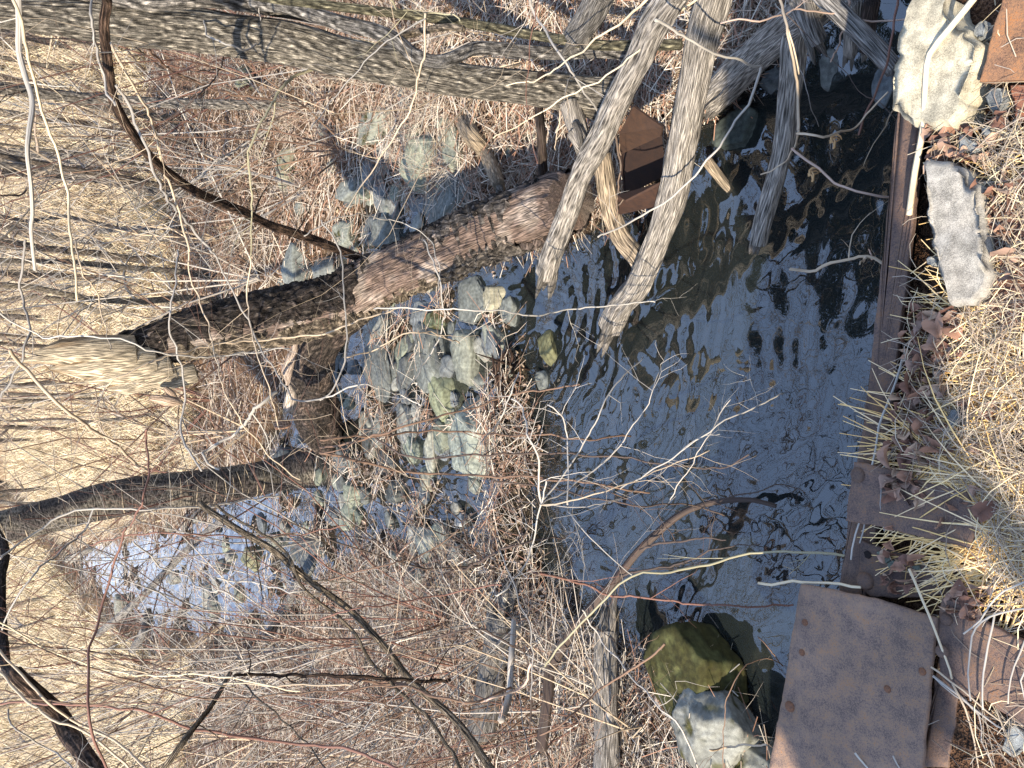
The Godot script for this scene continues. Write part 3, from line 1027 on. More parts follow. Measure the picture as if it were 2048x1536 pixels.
func far_trees() -> void:
	var protos := []
	var tones := [Color(.30, .26, .21), Color(.40, .33, .24), Color(.17, .14, .115), Color(.33, .29, .25), Color(.45, .37, .26), Color(.23, .185, .145)]
	for k in 6:
		var o := thing("bare_tree", "slender %s trunk among the bare trees on the far slope" % ["grey-brown", "tan", "dark brown", "grey", "light tan", "brown"][k], "tree", Vector3.ZERO, "bare trees on the far slope")
		var p := PackedVector3Array()
		var r := PackedFloat32Array()
		var x := 0.0
		for j in 13:
			x += rng.randfn() * 0.09
			p.append(Vector3(x, j * 0.62 - 0.15, rng.randfn() * 0.04))
			r.append(0.07 * (1.0 - 0.75 * j / 12.0) * (1.35 if j == 0 else 1.0))
		var s := Shape.new()
		tube(s, p, r, 9, tones[k], 0.12, 1.0, 0.2)
		put("trunk", s, M.bark, o)
		for j in 9:
			var m := rng.randi_range(2, 11)
			var b := Shape.new()
			grow(b, p[m], Vector3(rng.randfn(), rng.randf_range(0.4, 1.2), rng.randfn()).normalized(), rng.randf_range(0.7, 1.8), r[m] * 0.45, tones[k], 2)
			put("branch", b, M.twig, o)
		protos.append(o)
	var first := [true, true, true, true, true, true]
	var done := 0
	var tries := 0
	while done < 150 and tries < 4000:
		tries += 1
		var d := 10.0 + 55.0 * pow(rng.randf(), 1.3)
		var py := rng.randf_range(-150, 1690)
		# the field at the upper left of the view stays open
		if py > 900 and d < 30.0 and rng.randf() < 0.93:
			continue
		if py > 900 and rng.randf() < 0.55:
			continue
		if py < 900 and py > 600 and d < 14.0:
			continue
		var q := at_dist(100, py, d)
		if outside(q.x, q.z) < 0.7:
			continue
		var k := done % 6
		var o: Node3D = protos[k]
		if not first[k]:
			o = protos[k].duplicate()
			o.name = numbered("bare_tree")
			add_child(o)
		first[k] = false
		o.set_meta("label", "slender %s trunk %s" % [["grey-brown", "tan", "dark brown", "grey", "light tan", "brown"][k], "standing at the open field's edge" if py > 900 else "standing deep in the woods" if d > 26.0 else "on the slope behind the right bank" if py < 600 else "on the slope behind the leaning tree"])
		o.position = Vector3(q.x, land(q.x, q.z), q.z)
		var thick := rng.randf_range(0.45, 1.5) * (0.6 if d < 16 else 1.0)
		o.transform.basis = Basis(Vector3.UP, rng.randf() * TAU).rotated(Vector3(rng.randfn(), 0, rng.randfn()).normalized(), rng.randf_range(0.0, 0.09)).scaled_local(Vector3(thick, rng.randf_range(0.8, 1.25), thick))
		done += 1

func log_(called: String, label: String, texts: Array, ends: Array = [], col := Color(.36, .33, .30)) -> void:
	var o: Node3D = null
	for k in texts.size():
		var s := Shape.new()
		var f := stem(s, texts[k])
		if o == null:
			o = thing(called, label, "driftwood", f[0][0])
		# split ends
		if k < ends.size() and ends[k] > 0:
			var n: int = f[0].size()
			var e: Vector3 = f[0][n - 1]
			var d: Vector3 = (e - f[0][n - 3]).normalized()
			var r: float = f[1][n - 1]
			for j in ends[k]:
				var off := Vector3(rng.randfn(), rng.randfn(), rng.randfn()) * r * 0.45
				var l := r * rng.randf_range(1.0, 3.2)
				tube(s, PackedVector3Array([e + off * .8 - d * r * 1.5, e + off, e + off * 1.2 + d * l * .6, e + off * 1.3 + d * l]), PackedFloat32Array([r * .35, r * .42, r * .28, 0.003]), 7, COL["pale"] * rng.randf_range(.6, 1.0), 0.25, 1.0, 0.2)
		put("log" if k == 0 else "limb", s, M.wood, o)

func driftwood() -> void:
	log_("driftwood_log", "straight grey weathered log slanting across the rusty metal to the water", ["y -0.30 -1.08 w 58 38 c drift : 1352 -20 1312 41 1281 109 1240 191 1206 267 1165 342 1134 427 1105 505 1092 550"], [7])
	log_("driftwood_log", "long thick grey trunk with a flared broken root end at the pool", ["y -0.62 -1.45 w 66 46 c drift : 1440 -40 1427 0 1400 100 1369 270 1350 370 1325 450 1298 520 1275 570 1240 615 1222 655", "y -1.12 -1.42 w 36 36 c tan : 1203 308 1213 376 1223 427 1244 478 1275 515 1288 545 1265 582"], [9, 0])
	log_("driftwood_log", "stout grey log lying in shade behind the pool's dark corner", ["y -0.85 -1.45 w 74 60 c drift : 1660 -20 1632 10 1560 68 1485 137 1416 205"], [3])
	log_("driftwood_log", "pale weathered branch hanging out over the dark water", ["y -1.0 -1.43 w 48 32 c drift : 1604 30 1587 79 1584 137 1574 222 1567 290 1546 376 1526 444 1516 486"], [5])
	log_("driftwood_log", "grey ridged log sloping down to the cream stone", ["y -0.55 -0.62 w 40 34 c grey : 1640 -20 1666 10 1707 51 1751 96 1790 140"], [2])
	log_("driftwood_log", "short broken grey stump with two splintered fingers in the shade", ["y -0.75 -0.95 w 34 24 c drift : 1706 0 1704 58 1700 108"], [8])
	log_("driftwood_log", "dark split log end beside the two-fingered stump", ["y -0.75 -0.95 w 30 24 c dark : 1745 0 1738 40 1733 100"], [4])
	log_("driftwood_log", "dark rotten log end resting on the stout shaded log", ["y -0.75 -0.9 w 46 34 c grey : 1600 -10 1618 50 1634 84"], [4])
	log_("driftwood_log", "short stick half sunk where the bright ripples meet dark water", ["y -1.5 -1.62 w 22 16 c tan : 1414 320 1436 350 1462 382"], [3])
	log_("driftwood_log", "mossy decayed root running down between the slabs", ["D 5.6 4.3 w 44 26 c tan : 915 190 926 219 940 267 974 308 998 370"], [3])
	log_("driftwood_log", "rough dark broken branch standing in the leaf litter by the leaning trunk", ["D 3.5 4.0 w 16 20 c dark : 1082 150 1077 205 1083 274 1087 352"])
	log_("driftwood_log", "short grey stump against the base of the large leaning tree", ["y -1.0 -1.05 w 42 34 c drift : 1140 205 1150 240 1160 275"], [4])
	log_("driftwood_log", "small pale root knot under the straight grey log", ["y -1.0 -1.05 w 34 22 c pale : 1150 262 1165 290 1178 306"], [4])
	log_("driftwood_log", "brown rotting trunk in the leaves at the upper right bank", ["y -0.6 -0.75 w 54 46 c grey : 1205 -20 1180 30 1150 70"], [3])
	log_("driftwood_log", "grey weathered post lying from the left bank to the pool", ["y -1.26 -1.42 w 52 44 c drift : 1214 1560 1214 1470 1212 1380 1211 1320 1212 1262"], [6])
	log_("driftwood_log", "dark grey rotten log lying on the litter of the left bank", ["y -1.15 -1.3 w 56 44 c grey : 960 1470 975 1400 985 1330 1004 1235"], [3])
	log_("driftwood_log", "long grey fallen pole across the far bright water", ["D 11 13.5 w 15 13 c grey : 450 1036 376 1098 290 1187 195 1269"])
	log_("driftwood_log", "short weathered log lying at the far bank below the pole", ["D 8.6 9.2 w 16 18 c grey : 600 1160 570 1215 530 1283"])
	log_("driftwood_log", "broken grey branch propped on the far litter", ["D 11 11.5 w 12 15 c grey : 297 1221 287 1262 266 1300"])
	log_("driftwood_log", "bleached broken stick on the pale field edge", ["D 15 15 w 16 10 c white : 137 1120 165 1106 184 1098"])
	log_("driftwood_log", "grey stump piece standing in the left bank litter", ["y -1.2 -1.3 w 26 22 c grey : 800 1190 820 1160 832 1140"])
	var o2 := thing("root_mass", "dark brown fibrous root debris heaped at the head of the pool", "root debris", at_ground(1025, 780))
	for k in 26:
		var s2 := Shape.new()
		var a2 := at_ground(rng.randf_range(1000, 1050), rng.randf_range(715, 850)) + Vector3(0, rng.randf() * 0.10, 0)
		var d2 := Vector3(rng.randfn() * 0.5, rng.randf_range(-.1, .5), rng.randfn() * 0.4).normalized() * rng.randf_range(.08, .22)
		tube(s2, PackedVector3Array([a2 - d2, a2 + Vector3(0, .02, 0), a2 + d2]), PackedFloat32Array([.008, rng.randf_range(.008, .022), .003]), 7, Color(.10, .06, .042) * rng.randf_range(.6, 1.5), 0.35, 1.0, 0.2)
		put("root", s2, M.wood, o2)
	# rusted metal caught in the driftwood
	var o := thing("rusted_sheet", "bent brown rusted sheet metal wedged under the grey logs", "scrap metal", at_level(1280, 270, -0.9))
	var rc := Color(.085, .06, .048)
	put("panel", panel([1240, 267, 1268, 212, 1326, 253, 1322, 272, 1241, 309], [-.86, -.80, -.86, -.92, -1.0], rc), M.rust, o, false)
	put("panel", panel([1236, 392, 1252, 402, 1322, 366, 1326, 408, 1238, 428], [-1.05, -1.02, -1.08, -1.2, -1.2], rc * 0.9), M.rust, o, false)
	put("panel", panel([1240, 262, 1244, 340, 1250, 392, 1330, 350, 1322, 272], [-1.15, -1.2, -1.25, -1.3, -1.25], rc * 0.45), M.rust, o, false)  # back sheet darkened to stand for the shaded void between the panels
	var s := Shape.new()
	stem(s, "y -0.85 -1.15 w 6 5 c grey : 1228 256 1234 290 1238 342 1236 392 1232 444")
	stem(s, "y -0.84 -0.95 w 5 4 c pale : 1268 212 1258 232 1246 262 1238 300 1241 309")
	stem(s, "y -1.05 -1.1 w 6 4 c grey : 1236 380 1244 390 1252 390 1246 402 1236 410")
	put("lit_torn_edge", s, M.rust, o)  # torn edges in pale grey, the light they catch put into colour

func panel(px: Array, ys: Array, col: Color) -> Shape:
	var s := Shape.new()
	var n := ys.size()
	var pts := []
	for k in n:
		pts.append(at_level(px[k * 2], px[k * 2 + 1], ys[k]))
	var nor: Vector3 = (pts[1] - pts[0]).cross(pts[2] - pts[0]).normalized() * 0.006
	for side in 2:
		for k in n:
			s.v.append(pts[k] + nor * (1 if side else -1))
			s.c.append(col)
			s.u.append(Vector2(k, side))
	for k in range(1, n - 1):
		s.i.append_array(PackedInt32Array([0, k, k + 1, n, n + k + 1, n + k]))
	for k in n:
		var j := (k + 1) % n
		s.i.append_array(PackedInt32Array([k, n + k, j, j, n + k, n + j]))
	return s

func rocks() -> void:
	var g := Color(.27, .29, .25)
	var d := Color(.20, .22, .21)
	var t := Color(.42, .40, .30)
	rock("large pale green-grey boulder among leaves at the riffle", 945, 884, 58, 70, Color(.36, .40, .35), 0.2, 0.75)
	rock("upright green stone blade standing beside leaf litter in the riffle", 884, 790, 26, 52, Color(.29, .32, .22), 0.1, 1.1)
	rock("broad mottled grey slab left of the tan wedge stone", 930, 712, 40, 55, Color(.31, .33, .28), -0.3)
	rock("dark green-grey slab next to the upright stone blade", 862, 722, 38, 68, d * 1.1, 0.3)
	rock("tan wedge-shaped stone with leaves on it under the leaning trunk", 985, 600, 24, 38, t, 0.2)
	rock("rounded grey stone beside the tan wedge stone", 1018, 625, 26, 34, d * 1.1, 0.0)
	rock("oblong pale stone covered with brown leaves by the chute", 985, 684, 24, 42, g * 1.2, 0.3)
	rock("olive stone just breaking the water at the pool's head", 1088, 694, 26, 32, Color(.20, .20, .11), 0.4, 0.4)
	rock("small grey stone between the slabs and the brown root debris", 952, 762, 20, 20, d)
	rock("dark mossy green stone at the foot of the leaning trunk", 870, 640, 28, 22, Color(.15, .18, .12), 0.0, 0.7, "", 0.45)
	rock("narrow whitish stone upstream of the large boulder", 862, 896, 18, 40, Color(.42, .43, .36), 0.0)
	rock("cream rounded stone below the dark crossing stems", 853, 962, 22, 20, Color(.48, .46, .35))
	rock("small green stone left of the large pale boulder", 952, 968, 20, 17, g)
	rock("flat wide grey slab wet by the riffle under the leaning trunk", 938, 598, 46, 48, d, 0.2, 0.3)
	rock("large flat wet slab in the upper riffle", 742, 742, 64, 62, Color(.18, .20, .20), 0.0, 0.28)
	rock("dark sharp stone on the upper wet slab", 790, 746, 16, 26, d * 0.8)
	rock("leaf-covered grey stone near the middle of the upper riffle", 758, 862, 20, 32, d * 1.2)
	rock("small grey stone at the left side of the upper riffle", 730, 990, 16, 19, d)
	rock("dark stone between the riffle and the left bank litter", 792, 986, 24, 24, d * 0.7)
	rock("pale stone at the top of the left bank rock pile", 828, 1075, 20, 30, Color(.45, .45, .40), 0.2)
	rock("largest pale slab in the left bank rock pile", 850, 1092, 26, 42, Color(.42, .44, .38), 0.5)
	rock("green-grey block in the left bank rock pile beside the water", 886, 1082, 24, 36, Color(.34, .37, .30), -0.2)
	rock("low grey stone at the foot of the left bank rock pile", 908, 1112, 18, 26, d * 1.2)
	rock("small whitish stone lying in water by the left rock pile", 922, 1042, 20, 15, Color(.44, .46, .46))
	rock("grey stone at the lower end of the left rock pile", 930, 1140, 16, 22, g)
	rock("large tilted green-grey slab on the right bank riffle", 836, 322, 54, 46, Color(.33, .35, .27), 0.5, 0.5)
	rock("long thin slab standing against the mossy root", 908, 296, 26, 62, Color(.35, .37, .30), 0.35, 1.0)
	rock("broad wet grey slab in the right riffle below the tilted slab", 872, 386, 76, 64, d, 0.2, 0.25)
	rock("dark blue-grey pointed stone beside the right wet slab", 930, 372, 26, 28, Color(.16, .18, .21))
	rock("small green stone in the litter beyond the rough dark branch", 1066, 282, 16, 16, g)
	rock("moss-marked flat stone on the right bank litter", 742, 250, 48, 34, g, 0.0, 0.5, "", 0.2)
	rock("greenish stone standing in litter by the slender pale trunk", 492, 155, 24, 24, Color(.30, .32, .22), 0.0, 0.9, "", 0.25)
	rock("long mossy log-like stone on the tan slope", 566, 334, 40, 26, Color(.30, .31, .24), 0.8, 0.5, "", 0.15)
	rock("grey stone at the right edge of the upper riffle", 590, 540, 34, 46, d * 1.2)
	rock("grey boulder just behind the leaning trunk's middle", 642, 548, 30, 30, Color(.27, .29, .28))
	rock("flat grey stone on the far litter by the bent sapling", 700, 382, 32, 26, d * 1.2)
	rock("small dark stone in the far litter under the bent sapling", 600, 416, 18, 14, d)
	rock("moss-edged grey stone between two slabs of the right bank", 690, 470, 34, 34, g, 0.0, 0.6, "", 0.1)
	rock("grey stone close against the leaning trunk's upper side", 772, 470, 40, 34, d)
	rock("olive stone in the far bright water", 500, 1112, 22, 26, Color(.28, .28, .18))
	rock("mossy stone at the upper edge of the far bright water", 546, 1084, 22, 24, g, 0.0, 0.6, "", 0.3)
	rock("small stone splitting the far bright water", 440, 1132, 14, 14, d)
	rock("grey wedge stone at the head of the far bright water", 238, 1208, 16, 22, Color(.34, .34, .28))
	rock("dark stone at the lower edge of the far bright water", 594, 1096, 16, 22, d * 0.8)
	rock("flat stone sunk in the far water near the pole", 424, 1215, 14, 26, d)
	rock("mossy dark green boulder at the pool's left edge", 1364, 1350, 86, 92, Color(.12, .125, .05), 0.5, 0.72, "", 0.72)
	rock("grey angular boulder below the mossy boulder", 1412, 1440, 82, 78, Color(.31, .32, .29), 0.3, 0.85, "", 0.12)
	rock("grey stone at the water by the large rusty plate", 1496, 1520, 62, 54, Color(.30, .31, .28), 0.0, 0.7, "", 0.15)
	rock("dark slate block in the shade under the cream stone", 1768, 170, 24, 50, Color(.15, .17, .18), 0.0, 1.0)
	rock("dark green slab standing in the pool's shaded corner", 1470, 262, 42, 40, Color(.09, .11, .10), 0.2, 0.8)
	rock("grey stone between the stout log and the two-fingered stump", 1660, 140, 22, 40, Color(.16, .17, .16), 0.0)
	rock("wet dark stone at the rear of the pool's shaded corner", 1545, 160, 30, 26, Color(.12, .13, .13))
	# broken slabs that fill the bed of the creek
	var placed := 0
	var where := [[640, 880, 540, 1010], [680, 860, 560, 960], [800, 1000, 590, 900], [660, 960, 260, 470], [720, 900, 290, 420], [560, 720, 900, 1120], [300, 620, 1030, 1220]]
	var names := ["broken slab lying in the wet upper riffle", "broken slab lying at the middle of the riffle", "broken slab lying near the head of the pool", "broken slab lying on the right bank behind the leaning trunk", "broken slab lying between the mossy root and the leaning trunk", "broken slab lying at the foot of the ringed trunk", "broken slab breaking the far bright water"]
	var tone := ["blue-grey", "green-grey", "pale grey", "dark grey"]
	var paint := [Color(.21, .235, .25), Color(.28, .31, .25), Color(.35, .36, .33), Color(.13, .145, .15)]
	for k in 150:
		var n := k % 7
		var px := rng.randf_range(where[n][0], where[n][1])
		var py := rng.randf_range(where[n][2], where[n][3])
		var gp := at_ground(px, py)
		if outside(gp.x, gp.z) > (0.1 if n < 3 or n > 4 else 0.8):
			continue
		var c := rng.randi() % 4
		var hx := rng.randf_range(10, 26) * (0.6 if n == 6 else 1.0)
		rock(tone[c] + " " + names[n], px, py, hx, hx * rng.randf_range(0.8, 2.0), paint[c] * rng.randf_range(.85, 1.15), rng.randf() * 3.0, rng.randf_range(0.35, 0.85), "broken slabs in the creek bed")
	# the small stones that look alike
	var spots := [[700, 620], [720, 860], [668, 800], [650, 700], [820, 850], [815, 900], [700, 930], [668, 960], [905, 1010], [835, 1010], [640, 1010], [770, 1030], [905, 660], [1010, 740], [850, 560], [620, 600], [560, 560], [735, 400], [775, 420], [760, 330], [660, 330], [640, 260], [880, 250], [800, 200], [960, 330], [1020, 300], [560, 1060], [480, 1190], [350, 1160], [300, 1240], [620, 1150], [840, 1160], [790, 1120], [880, 1170], [1470, 90], [1490, 60], [1440, 180], [1530, 110], [1500, 230], [1080, 760], [1040, 840], [745, 905], [600, 880], [585, 660], [690, 280], [915, 420]]
	for q in spots:
		var m := rng.randi() % 4
		rock("small " + ["grey-green", "dark grey", "pale green-grey", "plain grey"][m] + " stone lying " + ("in the pool's shaded corner" if q[0] > 1400 else "on the leafy right bank" if q[1] < 480 else "by the left bank water" if q[1] > 1020 else "in the riffle"), q[0] + rng.randf_range(-8, 8), q[1] + rng.randf_range(-8, 8), rng.randf_range(9, 20), rng.randf_range(10, 24), [g, d, g * 1.2, Color(.30, .30, .27)][m], rng.randf() * 3, 0.6, "small creek stones")

func brush() -> void:
	plant("woody_vine", "thick brown ribbed vine arching from the upper right down to the leaning trunk", "vine", ["D 3.2 5.2 w 19 17 c brown t 2 : 190 -20 214 0 208 51 219 154 229 205 260 260 301 314 342 349 403 390 478 420 533 448 615 475 700 509 745 524"], "stem", "bark")
	plant("twining_stem", "grey stem twined round the thick brown vine near its top", "vine", ["D 3.15 3.4 w 8 8 c grey t 2 : 184 -10 182 40 190 90 205 140 215 190 232 210", "D 3.4 4.4 w 9 8 c grey t 3 : 232 171 253 205 270 246 294 294 308 342 328 386 359 427 386 458 427 506"])
	plant("twining_stem", "tan stem running beside the thick brown vine", "vine", ["D 3.3 4.2 w 8 6 c tan t 4 : 222 85 246 137 284 198 304 246 318 294 328 342 342 369 349 403 362 437 376 500"])
	plant("arching_cane", "bright straw-coloured cane at the far upper right", "cane", ["D 2.6 2.8 w 10 7 c cream t 1 : 20 -20 27 0 44 44 58 120 75 188 96 253 113 301 126 342 137 403 144 478 152 560 156 600"])
	plant("arching_cane", "pale jointed cane behind the bright straw-coloured one", "cane", ["D 3.2 3.4 w 12 6 c white t 4 : 36 -10 38 51 38 103 51 154 65 205 58 267 55 308 62 369 65 427 62 461 70 540"])
	plant("bare_shrub", "bare grey shrub with long curving stems before the leaning trunk", "shrub", [
		"D 4.2 4.0 w 6 6 c grey t 4 : 355 500 352 568 338 644 355 705 369 760 366 825 366 876 403 941", "D 4.2 3.8 w 5 4 c tan t 4 : 376 500 386 568 413 637 431 705 444 766 478 835 540 913 600 960",
		"D 4.0 3.6 w 6 5 c grey t 2 : 427 506 461 568 489 630 519 691 547 739 581 790 595 801 649 794 687 736 694 691 690 600 680 500 640 440", "D 4.0 4.0 w 5 4 c white t 3 : 0 626 85 674 137 671 239 678 308 702 393 715 496 705 581 695",
		"D 3.9 3.7 w 5 4 c white t 3 : 847 480 875 541 885 602 885 654 851 722 813 784 770 830", "D 3.8 3.6 w 5 3 c tan t 3 : 500 512 496 600 510 690 540 780 560 860", "D 4.0 3.9 w 4 3 c white t 2 : 608 472 690 430 780 440 850 470 876 520 880 580"], "stem", "twig")
	plant("dead_branch", "pale bleached branch hooked over the leaning trunk's limb", "branch", ["D 5.2 5.6 w 11 7 c white t 2 : 554 784 513 814 478 862 414 900 408 913 437 941"])
	plant("arching_cane", "smooth brown cane slanting down to the ringed trunk", "cane", ["D 3.6 4.4 w 11 8 c tan t 3 : 20 700 51 739 113 804 171 849 239 896 294 944"])
	plant("gnarled_stem", "wavy dark stem winding down the far upper middle", "shrub", ["D 4.5 4.8 w 8 6 c grey t 5 : 51 480 41 585 58 644 48 705 20 766 0 794", "D 4.5 4.3 w 5 3 c tan t 2 : 150 480 164 544 191 582 212 664 220 700", "D 4.4 4.2 w 6 4 c dark t 2 : 0 390 40 392 62 372 100 360 126 350"])
	plant("cream_cane", "two bright cream canes slanting across the driftwood", "cane", ["D 1.9 2.7 w 9 3 c cream : 1310 -20 1288 7 1200 74 1083 157 1050 164 1015 168", "D 1.9 2.9 w 8 3 c cream : 1430 -40 1395 0 1330 48 1234 137 1140 191 1056 239 988 277"])
	plant("red_cane", "thin reddish cane hanging before the rough dark branch", "cane", ["D 2.6 2.7 w 4 3 c red : 1076 -10 1076 14 1059 85 1053 205 1063 273 1075 330"])
	plant("forked_twig", "grey forked twig slanting over the base of the large tree", "branch", ["D 2.9 3.0 w 8 6 c grey t 2 : 1060 0 1073 31 1135 133 1193 219 1204 260", "D 2.9 2.9 w 4 3 c tan t 1 : 1140 150 1120 230 1110 300"])
	plant("overhead_twig", "tan jointed twig hanging at the top right over the large tree", "branch", ["D 2.4 2.7 w 8 4 c olive t 2 : 740 -30 783 0 800 20 851 27 906 31 919 41", "D 2.5 3.0 w 7 3 c tan t 2 : 851 27 847 103 834 171 817 222 765 308 690 420", "D 2.5 2.9 w 5 3 c grey t 2 : 851 38 783 75 680 178 620 260"])
	plant("pink_cane", "pinkish jointed cane running across the shaded logs to the cream stone", "cane", ["D 1.3 1.55 w 6 5 c pink t 2 : 1850 60 1806 41 1744 44 1690 31 1601 19 1560 31 1522 41 1478 38 1440 44"])
	plant("hanging_vine", "tan vine with two long forks hanging over the dark pool", "vine", ["D 1.25 1.3 w 8 9 c tan : 1555 -20 1560 0 1574 68 1587 120 1596 188 1596 263", "D 1.3 1.15 w 8 5 c tan : 1594 267 1632 272 1673 267 1717 253 1734 229 1775 185", "D 1.3 0.93 w 8 6 c pink : 1584 297 1628 332 1690 376 1762 393 1826 388 1895 376 1915 374", "D 1.3 1.4 w 7 4 c tan : 1598 262 1586 296 1567 328 1522 349", "D 1.3 1.3 w 6 5 c tan : 1562 0 1580 70 1600 147"])
	curled("vine_leaf", "curled dry leaf hanging from the vine's upper fork", 1664, 282, 1.27)
	curled("vine_leaf", "curled dry leaf hanging from the vine's lower fork", 1621, 348, 1.27)
	plant("red_cane", "bright red-brown cane pointing from the cream stone over the pool", "cane", ["D 1.15 1.35 w 8 6 c red : 1796 0 1792 34 1782 96 1758 171 1734 226 1717 270"])
	plant("grey_cane", "long pale grey cane curving from the logs past the bright ripples", "cane", ["D 1.7 2.6 w 9 5 c white t 1 : 1310 40 1348 62 1430 106 1522 133 1519 144 1502 195 1457 267 1416 321 1382 359 1348 393 1270 440 1193 475"])
	plant("thin_twig", "thin pink twig hanging above the shaded dark water", "branch", ["D 1.5 1.5 w 7 4 c pink : 1697 0 1697 17 1683 68 1662 126", "D 1.5 1.5 w 3 2 c grey : 1600 130 1615 190 1638 254", "D 1.5 1.5 w 4 2 c tan : 1790 215 1760 270 1725 332"])
	plant("thin_twig", "fine dark twig crossing the shaded pool", "branch", ["D 1.6 1.2 w 3 2 c dark : 1567 24 1638 96 1690 147 1724 185 1758 205 1806 253"])
	plant("stone_vine", "brown jointed vine lying over the cream stone and bridge soil", "vine", ["D 1.1 0.75 w 9 7 c tan : 1813 51 1833 96 1861 130 1915 171 1963 222 2014 273 2060 330"])
	plant("pale_stick", "pale peeled stick lying on the cream stone and the beam", "stick", ["y 0.08 0.02 w 12 11 c cream : 1960 -20 1946 0 1900 56 1860 108 1852 160 1846 256 1830 342 1818 430"])
	plant("budded_cane", "tan cane with swollen buds reaching over the beam's edge", "cane", ["D 1.35 0.98 w 8 10 c tan t 1 : 1580 538 1615 544 1662 527 1717 514 1748 517 1785 538 1820 575 1836 620", "D 1.18 1.16 w 7 4 c pink : 1748 517 1742 508 1736 500", "D 1.12 1.12 w 9 4 c tan : 1732 515 1724 522 1718 528"])
	plant("grey_stick", "two long grey stalks lying along the edge beam", "stick", ["y 0.03 0.02 w 8 6 c white : 1806 712 1768 828 1745 920 1724 1012 1700 1120", "y 0.025 0.02 w 6 5 c grey : 1800 860 1772 930 1738 1000 1722 1090", "y 0.03 0.03 w 5 4 c grey : 1765 960 1757 1010 1766 1060"])
	plant("cream_cane", "short cut cream cane poking out over the pool from the plates", "cane", ["y 0.03 0.03 w 8 9 c cream : 1517 1166 1545 1169 1587 1165 1656 1166 1720 1173"])
	plant("green_cane", "yellow-green bramble cane arching over the pool from the left", "cane", ["D 1.25 2.2 w 8 6 c olive t 2 : 1715 1116 1656 1108 1587 1103 1502 1108 1416 1129 1340 1144 1261 1153 1141 1269 1090 1330"])
	plant("leaning_branch", "thick dark branch bending from the left bank into the pool", "branch", ["y -1.5 -0.95 w 9 24 c dark t 6 : 1552 1012 1500 1000 1440 1003 1400 1012 1360 1030 1310 1070 1270 1110 1235 1155 1200 1195 1175 1225 1150 1255 1120 1300 1100 1340 1095 1400 1082 1500", "y -0.95 -0.9 w 9 4 c dark t 3 : 1280 1100 1330 1085 1400 1075 1450 1080", "y -0.95 -0.95 w 8 3 c dark t 3 : 1240 1150 1300 1140 1380 1120 1440 1095 1520 1090", "y -1.3 -1.45 w 5 3 c dark t 3 : 1440 1003 1500 985 1560 970 1610 985"], "branch")
	plant("bare_shrub", "dark-stemmed shrub whose long stems cross the boulder and the pool", "shrub", [
		"D 3.6 2.9 w 7 5 c brown t 4 : 640 895 680 890 783 862 871 835 970 808 1056 784 1159 770", "D 3.5 3.0 w 7 6 c brown t 3 : 640 880 680 876 765 869 885 862 988 869 1090 869 1180 880 1260 870",
		"D 3.5 2.2 w 7 5 c dark t 5 : 748 872 800 907 851 917 953 910 1090 907 1227 913 1380 934 1450 934 1495 910", "D 3.6 2.8 w 8 6 c brown t 4 : 640 906 680 913 817 944 953 951 1056 954 1193 968 1300 985", "D 3.2 2.4 w 6 5 c dark t 4 : 988 961 1107 978 1261 1009 1380 1009 1450 1030"], "stem")
	plant("bare_shrub", "fine pale twiggy shrub spreading over the middle of the pool", "shrub", [
		"D 2.6 2.5 w 5 4 c white t 2 : 1080 1010 1159 903 1193 838 1227 773 1285 715", "D 2.6 2.6 w 5 4 c pale t 3 : 1135 1010 1135 876 1121 828 1094 811", "D 2.6 2.7 w 7 5 c pale t 4 : 1083 1010 1073 910 1056 869 1046 814 1025 797",
		"D 2.3 1.9 w 4 5 c white t 2 : 1240 978 1348 914 1450 842 1567 787", "D 2.4 2.0 w 4 3 c pale t 2 : 1340 1000 1400 900 1440 830 1460 800", "D 2.5 2.3 w 5 3 c pale t 4 : 1080 1010 1160 960 1240 890 1300 800 1320 740", "D 2.5 2.2 w 5 3 c tan t 4 : 1083 1010 1200 985 1320 940 1420 900",
		"D 2.7 2.7 w 5 4 c white t 2 : 1038 745 1022 784 1001 838 960 890", "D 2.6 2.4 w 4 3 c grey t 3 : 1083 1010 1190 1010 1290 970 1390 880 1440 870"], "stem")
	plant("cross_twig", "long cream twig crossing the head of the pool", "branch", ["D 3.4 2.9 w 5 4 c white t 2 : 748 618 817 616 919 620 988 620 1056 630 1159 616 1312 604", "D 3.5 3.6 w 5 4 c tan t 2 : 694 715 748 702 783 678 834 664 871 667 919 685", "D 3.6 3.5 w 5 4 c white t 2 : 640 800 680 784 704 770 748 773 800 790 844 811"])
	plant("cross_twig", "long brown twig crossing the leaning trunk's dark bark", "branch", ["D 4.4 4.2 w 6 5 c tan t 2 : 212 773 239 753 308 722 362 705 427 691 513 681 632 671 700 650 731 637 800 616"])
	plant("red_cane", "red-brown cane hanging down before the ringed trunk", "cane", ["D 3.6 3.6 w 7 5 c red t 2 : 294 860 294 876 297 944 284 1006 262 1050"])
	plant("red_cane", "orange-red cane rising in the lower left foreground", "cane", ["D 2.6 2.4 w 7 8 c red t 1 : 253 1055 232 1115 212 1187 191 1262 178 1296 178 1358 178 1426 185 1467 219 1560"])
	plant("red_cane", "long dark red cane lying low along the left bank", "cane", ["D 3.4 2.5 w 7 10 c red t 2 : -20 1404 120 1409 239 1416 301 1426 359 1450 427 1464 513 1477 615 1491 700 1498 800 1540"])
	plant("bare_shrub", "tall tan-stemmed shrub with two thick parallel stems on the left", "shrub", ["D 3.6 2.5 w 12 14 c tan t 5 : 400 1006 410 1016 478 1060 547 1101 598 1146 649 1183 700 1221 765 1289 813 1351 851 1389 892 1423 933 1467 990 1550", "D 3.5 2.5 w 9 11 c tan t 5 : 425 1010 560 1095 610 1180 690 1245 740 1320 800 1385 860 1440 930 1550"], "stem", "bark")
